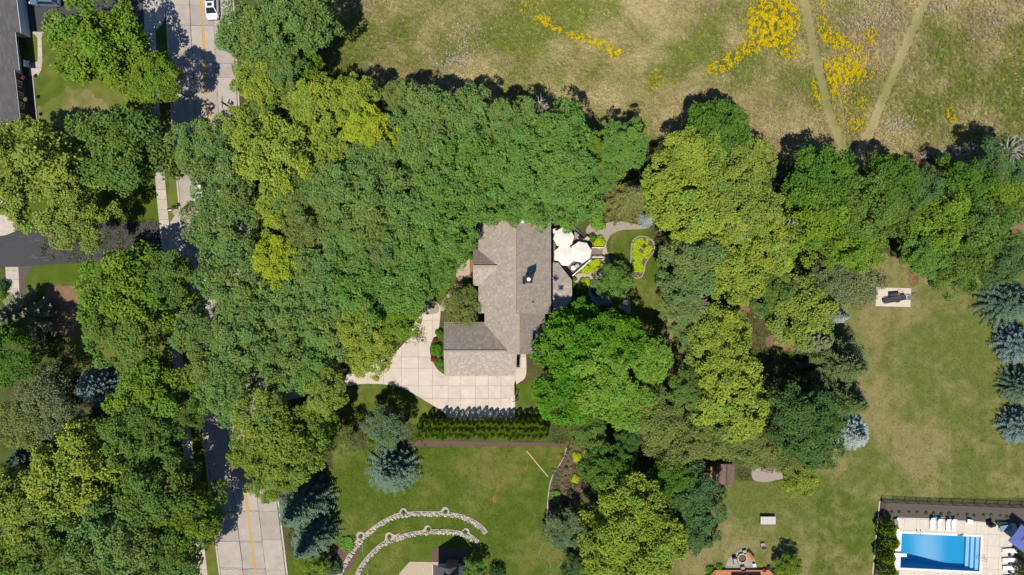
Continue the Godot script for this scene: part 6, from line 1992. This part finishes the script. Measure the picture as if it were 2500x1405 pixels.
func build_plants() -> void:
	for i in TREES.size():
		plant_tree(TREES[i], i)
	for i in CONIFERS.size():
		plant_conifer(CONIFERS[i], i)
	# grey leafless crowns showing between the leaves
	for s in [[785, 598, 1.3, 10.5, "bare grey branches showing in the middle of the west wood"], [1312, 268, 1.5, 10, "bare grey branches on the meadow's edge"], [1815, 520, 1.2, 10, "bare grey branches in the east wood, upper tangle"], [1800, 565, 1.4, 9.5, "bare grey branches in the east wood, middle tangle"], [1925, 565, 1.5, 10, "bare pale branches beside the bright green belt"], [2475, 365, 1.6, 10.5, "bare grey branches at the right edge"], [1700, 745, 1.5, 9.5, "bare grey branches beside the soft grey trees"], [1045, 318, 1.0, 13.4, "bare pale branches over the north canopy"]]:
		var p := at(s[0], s[1], s[3])
		var o := thing("bare_tree", s[4], "bare tree", Vector3(p.x, 0, p.z), 0.0, "leafless trees in the wood")
		part(o, "crown", M.mesh_bare, M.bare_twig, Vector3(0, s[3] - s[2] + 0.4, 0)).scale = Vector3.ONE * s[2] * 1.15
		part(o, "trunk", M.mesh_pole, M.bare_twig).scale = Vector3(0.6, (s[3] - s[2]) / 8.4, 0.6)
	# arborvitae hedge in staggered rows
	rng.seed = 41
	for row in 3:
		for i in 22:
			var x := 1016.0 + i * 14.4 + row * 6.0 + rnd(-2, 2)
			var y := 1033.0 + row * 15.0 + rnd(-3, 3)
			if x > 1332 or (row == 0 and x < 1040):
				continue
			var h := rnd(3.9, 5.0) + (1.0 if i == 4 else 0.0)
			var o := thing("arborvitae", "pointed arborvitae in the dense hedge south of the concrete drive", "arborvitae", at(x, y, 2.2) * Vector3(1, 0, 1), rnd(0, TAU), "arborvitae of the hedge below the drive")
			part(o, "foliage", M.mesh_arbor if i % 2 else M.mesh_arbor2, M.leaf_arbor).scale = Vector3(rnd(0.9, 1.12), h / 4.6, rnd(0.9, 1.12))
	for s in [[912, 1062, "arborvitae left of the round blue-green tree"], [908, 1078, "low arborvitae at the lawn corner left of the blue-green tree"], [966, 1070, "arborvitae right of the round blue-green tree"], [952, 1080, "arborvitae below the round blue-green tree"]]:
		var o := thing("arborvitae", s[2], "arborvitae", at(s[0], s[1], 1.6) * Vector3(1, 0, 1), s[0], "arborvitae at the hedge's left end")
		part(o, "foliage", M.mesh_arbor, M.leaf_arbor).scale = Vector3(1.35, 0.75, 1.35)
	for s in [[2167, 1290, "topmost of the broad arborvitae inside the pool fence"], [2173, 1322, "second broad arborvitae inside the pool fence"], [2164, 1357, "third broad arborvitae inside the pool fence"], [2168, 1393, "broad arborvitae at the bottom edge inside the pool fence"], [2513, 1345, "broad arborvitae at the right edge beside the blue parasol"], [2510, 1395, "broad arborvitae at the right edge below the loungers"]]:
		var o := thing("broad_arborvitae", s[2], "arborvitae", at(s[0], s[1], 2.0) * Vector3(1, 0, 1), s[0], "broad arborvitae round the pool deck")
		part(o, "foliage", M.mesh_arbor_big, M.leaf_arbor).scale = Vector3(0.88, 0.85, 0.88)
	# young plants in the mulch behind the pool
	rng.seed = 44
	for i in 15:
		var x := 2180.0 + i * 20.2
		shrub("bedding_plant", "small green plant in the row along the mulch behind the pool", x + rnd(-2.5, 2.5), 1251.0 + i * 0.85 + rnd(-1, 1), rnd(3.6, 5.6), rnd(0.3, 0.5), "slate", "row of small plants behind the pool", false, "plant")
	# shrubs around the house and garden
	for s in [
		["round_shrub", "bright green rounded shrub at the garage's west wall", 1066, 856, 19, 1.5, "shrub"], ["round_shrub", "dark green shrub above the rounded one at the garage", 1072, 815, 13, 1.3, "shrub"],
		["round_shrub", "dark green shrub below the rounded one at the garage", 1076, 886, 13, 1.2, "shrub"], ["round_shrub", "green shrub at the garage's south-west corner", 1079, 902, 9, 0.9, "lime"],
		["barberry", "dark red barberry beside the drive below the rounded shrub", 1058, 877, 9, 0.6, "red"], ["barberry", "dark red barberry between the garage shrubs", 1062, 830, 7, 0.5, "red"],
		["round_shrub", "green shrub south of the brick landing", 1142, 694, 15, 1.4, "shrub"], ["round_shrub", "green shrub north of the brick landing", 1148, 625, 11, 1.2, "shrub"], ["round_shrub", "dark green shrub against the west wall by the olive tree", 1160, 712, 16, 1.5, "dark"],
		["round_shrub", "small dark shrub beside the entrance gable", 1164, 595, 10, 1.3, "dark"], ["round_shrub", "small green tuft on the gravel by the front walk", 1057, 751, 4.5, 0.5, "shrub"], ["round_shrub", "small green tuft below the flat boulder", 1043, 766, 4.5, 0.5, "olive"],
		["lime_shrub", "bright lime-green shrub beside the deck steps", 1463, 592, 19, 1.1, "chartreuse"], ["round_shrub", "dark green shrub behind the lime-green one", 1446, 580, 12, 1.3, "shrub"],
		["round_shrub", "fresh green shrub beside the gravel path", 1462, 548, 20, 1.2, "vivid2"], ["round_shrub", "fresh green shrub above the gravel path", 1456, 522, 22, 1.6, "lime"], ["round_shrub", "green shrub under the larch's left side", 1476, 505, 16, 1.5, "lime"],
		["round_shrub", "lime shrub by the path below the deck", 1432, 690, 14, 0.9, "chartreuse"], ["round_shrub", "green shrub left of the pond", 1418, 708, 14, 1.2, "shrub"], ["round_shrub", "green shrub against the bay's lower corner", 1398, 745, 16, 1.6, "shrub"], ["round_shrub", "narrow green shrub at the bay's right side", 1403, 682, 7, 0.8, "shrub"],
		["round_shrub", "dark green shrub in the shade below the pond", 1480, 762, 22, 1.2, "dark"], ["round_shrub", "dark shrub at the curved path below the pond", 1510, 772, 18, 1.2, "dark"],
		["mound_shrub", "pale green mounded shrub at the mulch bed's lawn edge", 1358, 1212, 17, 0.9, "vivid2"], ["mound_shrub", "yellow-green shrub in the upper mulch bed", 1408, 1117, 15, 0.8, "chartreuse"], ["mound_shrub", "small yellow-green shrub at the top right of the mulch bed", 1430, 1108, 10, 0.7, "chartreuse"],
		["mound_shrub", "yellow-green shrub in the middle of the mulch bed", 1404, 1170, 13, 0.8, "chartreuse"], ["mound_shrub", "dark round shrub below the middle of the mulch bed", 1393, 1204, 10, 0.9, "dark"], ["mound_shrub", "dark round shrub low in the mulch bed", 1378, 1238, 10, 0.9, "dark"],
		["mound_shrub", "dark little shrub right of the middle of the mulch bed", 1424, 1157, 7, 0.7, "dark"], ["mound_shrub", "blue-green shrub in the upper right of the mulch bed", 1422, 1132, 8, 0.8, "sage"], ["mound_shrub", "blue-grey shrub in the upper left of the mulch bed", 1382, 1146, 7, 0.7, "sage"],
		["mound_shrub", "small green tuft left of the yellow-green shrub", 1387, 1130, 4, 0.4, "lime"], ["mound_shrub", "small green tuft in the upper middle of the bed", 1396, 1143, 6, 0.4, "lime"], ["mound_shrub", "tiny green tuft beside the upper middle one", 1408, 1141, 4, 0.4, "lime"], ["mound_shrub", "tiny green tuft near the lawn edge of the bed", 1381, 1165, 4, 0.4, "lime"],
		["mound_shrub", "yellow-green shrub at the bed's right under the olive trees", 1412, 1232, 14, 1.0, "yellow"],
		["juniper_mat", "spreading green juniper at the upper terrace's left end", 848, 1330, 24, 0.6, "shrub"], ["round_shrub", "dark shrub at the left foot of the terraces", 815, 1385, 26, 1.4, "dark"],
		["round_shrub", "dark red-leaved shrub at the grey house's corner", 1178, 1402, 12, 1.5, "red"], ["round_shrub", "dark green hedge shrub against the grey house", 1212, 1400, 26, 2.0, "dark"],
		["round_shrub", "green groundcover shrub left of the timber deck", 1735, 1394, 13, 0.7, "shrub"], ["round_shrub", "clipped green shrub on the deck's planting strip", 1757, 1386, 10, 0.6, "shrub"],
		["round_shrub", "dark hedge shrub beside the path at the left edge", 5, 700, 18, 1.6, "dark"], ["round_shrub", "green shrub at the left edge by the path", 8, 728, 14, 1.2, "shrub"], ["round_shrub", "low green plant below the white house's gable", 20, 306, 8, 0.6, "shrub"],
	]:
		shrub(s[0], s[1], s[2], s[3], s[4], s[5], s[6])
	# lavender-like clumps along the bed edge
	for i in 9:
		shrub("lavender_clump", "grey-green clump in the drift along the bed's lawn edge", 1352 + (i % 3) * 8 + i * 0.6, 1148 + i * 4.5 - (i % 2) * 3, 5, 0.3, "sage", "grey-green clumps along the bed edge", true, "plant")
	# lime groundcover as leaf carpets
	rng.seed = 43
	for a in [["groundcover", "chartreuse groundcover filling the kidney-shaped bed", [1548, 590, 1562, 582, 1580, 583, 1592, 592, 1595, 606, 1582, 626, 1572, 646, 1570, 662, 1562, 674, 1550, 675, 1543, 668, 1541, 650, 1544, 625, 1545, 605], 0.05, 2600], ["groundcover", "chartreuse groundcover in the bed below the deck steps", [1440, 638, 1471, 632, 1472, 645, 1460, 658, 1440, 666, 1415, 664, 1424, 652], 0.03, 1500]]:
		var pg := poly(a[2])
		var rc := Rect2(pg[0], Vector2.ZERO)
		for q in pg:
			rc = rc.expand(q)
		var bare := FastNoiseLite.new()
		bare.seed = 9
		bare.frequency = 0.55
		var L := Leaves.new()
		var left: int = a[4]
		var tries := 0
		while left > 0 and tries < 30000:
			tries += 1
			var q := Vector2(rnd(rc.position.x, rc.end.x), rnd(rc.position.y, rc.end.y))
			if not Geometry2D.is_point_in_polygon(q, pg) or bare.get_noise_2d(q.x, q.y) > 0.12:
				continue
			left -= 1
			var nn := (Vector3.UP * 1.4 + dir3()).normalized()
			var dd := dir3()
			dd = (dd - nn * dd.dot(nn)).normalized()
			L.leaf(Vector3(q.x, a[3] + rnd(0.03, 0.22), q.y), dd, nn, rnd(0.16, 0.28), 0.07, tone(0.75, 0.2, rnd(-0.08, 0.05)))
		tag(part(self, numbered(a[0]), L.mesh(), M.leaf_chartreuse, Vector3.ZERO, "stuff"), a[1], "groundcover")

# ---------------------------------------------------------------- meadow and grass
func tuft_mesh(seed_: int, blades: int, height: float, spread: float) -> ArrayMesh:
	rng.seed = seed_
	var L := Leaves.new()
	for i in blades:
		var a := rnd(0, TAU)
		var o := Vector3(cos(a), 0, sin(a))
		var d := (o * rnd(0.4, 1.3) + Vector3.UP).normalized()
		L.leaf(o * rnd(0, spread * 0.4), d, (Vector3.UP + o * 0.2).normalized(), height * rnd(0.6, 1.2), 0.028, Color.WHITE * rnd(0.75, 1.0))
	return L.mesh()

func scatter(called: String, label: String, category: String, mesh: Mesh, m: Material, where: Array, tints: Array) -> void:
	var mm := MultiMesh.new()
	mm.transform_format = MultiMesh.TRANSFORM_3D
	mm.use_colors = true
	mm.mesh = mesh
	mm.instance_count = where.size()
	for i in where.size():
		mm.set_instance_transform(i, where[i])
		mm.set_instance_color(i, tints[i])
	var o := MultiMeshInstance3D.new()
	o.multimesh = mm
	o.material_override = m
	o.name = called
	add_child(o)
	tag(o, label, category, "", "stuff")

func build_meadow() -> void:
	var pg := PackedVector2Array()
	for i in range(0, MEADOW.size(), 2):
		pg.append(Vector2(MEADOW[i], MEADOW[i + 1]))
	rng.seed = 51
	var w := []
	var c := []
	var lanes := []
	for line in NORTH_PATHS:
		var pts := PackedVector2Array()
		for k in range(0, line.size(), 2):
			pts.append(Vector2(line[k], line[k + 1]))
		lanes.append(pts)
	while w.size() < 62000:
		var x := rnd(800, 2560)
		var y := rnd(-60, 415)
		if not Geometry2D.is_point_in_polygon(Vector2(x, y), pg):
			continue
		var on := false
		for l in lanes:
			for k in l.size() - 1:
				if Geometry2D.get_closest_point_to_segment(Vector2(x, y), l[k], l[k + 1]).distance_to(Vector2(x, y)) < 11.0:
					on = true
		if on:
			continue
		var g := ground_colour(x + rnd(-4, 4), y + rnd(-4, 4)) * rnd(1.05, 1.9)
		if rng.randf() < 0.08:
			g = Color(0.42, 0.36, 0.22) * rnd(0.9, 1.4)
		g.a = 1.0
		w.append(Transform3D(Basis(Vector3.UP, rnd(0, TAU)).scaled(Vector3.ONE * rnd(0.6, 1.35)), at(x, y)))
		c.append(Color(minf(g.r, 1), minf(g.g, 1), minf(g.b, 1)))
	var gm := mat("meadow_grass_blade", Color.WHITE, 0.9, {"vertex_color_use_as_albedo": true, "cull_mode": BaseMaterial3D.CULL_DISABLED, "backlight_enabled": true, "backlight": Color(0.3, 0.3, 0.2), "metallic_specular": 0.2})
	scatter("meadow_grass", "tall dry and green grass covering the meadow", "grass", tuft_mesh(61, 9, 0.34, 0.22), gm, w, c)
	# flowers
	for kind in [[YELLOW, "yellow_flowers", "drifts of yellow wildflowers across the meadow", [0.66, 0.50, 0.006], 62], [WHITE, "white_flowers", "scattered white wildflowers in the meadow", [0.52, 0.50, 0.44], 63]]:
		w = []
		c = []
		rng.seed = kind[4]
		var nz := FastNoiseLite.new()
		nz.seed = kind[4]
		nz.frequency = 0.06
		for b in kind[0]:
			for i in b[5]:
				var r := pow(rng.randf(), 0.62) * (1.22 if rng.randf() < 0.15 else 1.0)
				var a := rnd(0, TAU)
				var p := Vector2(cos(a) * b[2] * r, sin(a) * b[3] * r).rotated(b[4]) + Vector2(b[0], b[1])
				if nz.get_noise_2d(p.x, p.y) < -0.06 or absf(p.x - lerpf(1963, 2022, p.y / 270.0)) < 12.0:
					continue
				var s := rnd(0.55, 1.15)
				w.append(Transform3D(Basis(Vector3.UP, rnd(0, TAU)).scaled(Vector3.ONE * s), at(p.x, p.y) + Vector3(0, rnd(0.25, 0.5), 0)))
				var k := rnd(0.7, 1.0)
				c.append(Color(kind[3][0] * k, kind[3][1] * k * rnd(0.85, 1.1), kind[3][2] * k))
		rng.seed = 64
		var L := Leaves.new()
		for i in 5:
			var a := i * TAU / 5
			var d := Vector3(cos(a), 0.25, sin(a)).normalized()
			L.leaf(d * 0.02, d, Vector3.UP, 0.085, 0.035, Color.WHITE * rnd(0.85, 1.0))
			L.leaf(Vector3(cos(a + 1) * 0.09, -0.06, sin(a + 1) * 0.09), d, Vector3.UP, 0.06, 0.028, Color.WHITE * rnd(0.85, 1.0))
		for i in 4:
			L.leaf(Vector3(0, -0.3, 0), (Vector3.UP + dir3() * 0.5).normalized(), dir3(), 0.28, 0.018, Color(0.15, 0.32, 0.1))
		scatter(kind[1], kind[2], "wildflowers", L.mesh(), M.meadow_grass_blade, w, c)
	# weeds and short blades across the lawns
	rng.seed = 65
	w = []
	c = []
	while w.size() < 60000:
		var x := rnd(600, 2520)
		var y := rnd(560, 1430)
		var g := ground_colour(x, y)
		if g.g < 0.085 or (x > 1000 and x < 1345 and y < 1080) or (x > 2150 and y > 1222) or (x > 1000 and x < 1180 and y > 1330) or Vector2(x - 1811, (y - 1372)).length() < 45 or (x > 1690 and x < 1930 and y > 1385):
			continue
		if x < centre_x(y) + 90:
			continue
		g = g * rnd(0.95, 1.2)
		w.append(Transform3D(Basis(Vector3.UP, rnd(0, TAU)).scaled(Vector3.ONE * rnd(0.5, 1.0)), at(x, y)))
		c.append(Color(g.r, g.g, g.b))
	var lw := w
	var lc := c
	# weeds and saplings on the floor of the wood
	rng.seed = 67
	w = []
	c = []
	var tries := 0
	while w.size() < 16000 and tries < 200000:
		tries += 1
		var x := rnd(-20, 2520)
		var y := rnd(180, 1430)
		var rx := x - centre_x(y)
		if not in_wood(x, y) or (rx > -150 and rx < 92) or (x > 1040 and x < 1350 and y > 530 and y < 1095) or (x > 1340 and x < 1610 and y > 540 and y < 790) or (x > 630 and x < 1075 and y > 840 and y < 1010) or x < 100 or (x > 2135 and y > 1212) or (x > 1830 and x < 1916 and y > 1136 and y < 1182) or (x > 1740 and x < 1800 and y > 1125 and y < 1195) or (y > 1330 and x > 800 and x < 1250):
			continue
		var k := rnd(0.6, 1.3)
		w.append(Transform3D(Basis(Vector3.UP, rnd(0, TAU)).scaled(Vector3.ONE * rnd(0.6, 1.7)), at(x, y)))
		c.append(Color(0.10 * k, 0.15 * k, 0.03 * k) if rng.randf() < 0.7 else Color(0.20 * k, 0.14 * k, 0.08 * k))
	scatter("undergrowth", "low weeds and saplings on the floor of the wood", "undergrowth", tuft_mesh(68, 12, 0.34, 0.3), gm, w, c)
	w = lw
	c = lc
	scatter("lawn_grass", "short mown grass over the lawns", "grass", tuft_mesh(66, 6, 0.07, 0.25), gm, w, c)

# ---------------------------------------------------------------- assembly
func _ready() -> void:
	var cam := Camera3D.new()
	cam.name = "camera"
	add_child(cam)
	cam.transform = Transform3D(Basis(Vector3.RIGHT, Vector3(0, 0, -1), Vector3(0, 1, 0)), Vector3(0, CAM_H, 0))
	cam.fov = rad_to_deg(2.0 * atan(702.5 / 16.0 / CAM_H))
	cam.near = 1.0
	cam.far = 2000.0
	cam.current = true
	var env := Environment.new()
	env.background_mode = Environment.BG_SKY
	var sky := Sky.new()
	var sm := ProceduralSkyMaterial.new()
	sm.sky_top_color = Color(0.34, 0.47, 0.66)
	sm.sky_horizon_color = Color(0.66, 0.76, 0.88)
	sm.ground_bottom_color = Color(0.20, 0.22, 0.14)
	sm.ground_horizon_color = Color(0.66, 0.76, 0.88)
	sm.sky_curve = 0.12
	sm.sun_angle_max = 4.0
	sm.energy_multiplier = 0.8
	sky.sky_material = sm
	env.sky = sky
	env.tonemap_mode = Environment.TONE_MAPPER_LINEAR
	env.tonemap_exposure = 1.22
	env.sdfgi_enabled = true
	env.ssao_enabled = true
	env.ssil_enabled = true
	var we := WorldEnvironment.new()
	we.name = "world_environment"
	we.environment = env
	add_child(we)
	var sun := DirectionalLight3D.new()
	sun.name = "sun"
	sun.light_color = Color(1.0, 0.965, 0.90)
	sun.light_energy = 1.5
	sun.light_angular_distance = 0.5
	sun.shadow_enabled = true
	sun.directional_shadow_max_distance = 250.0
	add_child(sun)
	var az := deg_to_rad(20.0)      # west of south
	var el := deg_to_rad(65.0)
	sun.look_at_from_position(Vector3(-sin(az) * cos(el), sin(el), cos(az) * cos(el)) * 100.0, Vector3.ZERO, Vector3(0, 0, -1))

	mat("white_paint", lin(0.72, 0.72, 0.70), 0.6)
	mat("white_plastic", lin(0.78, 0.79, 0.79), 0.45)
	mat("table_white", lin(0.45, 0.42, 0.40), 0.8)
	mat("grey_metal", lin(0.22, 0.23, 0.24), 0.5, {"metallic": 0.4})
	mat("black_metal", lin(0.018, 0.019, 0.021), 0.55)
	mat("chrome", lin(0.62, 0.62, 0.62), 0.25, {"metallic": 0.9})
	mat("dark_glass", lin(0.012, 0.035, 0.07), 0.08, {"metallic_specular": 0.6})
	mat("dark_blue", lin(0.05, 0.07, 0.11), 0.5)
	site_map()
	build_setting()
	foliage_kit()
	build_main_house()
	build_neighbours()
	build_pool()
	build_patio()
	build_vehicles()
	build_yard()
	build_plants()
	build_meadow()
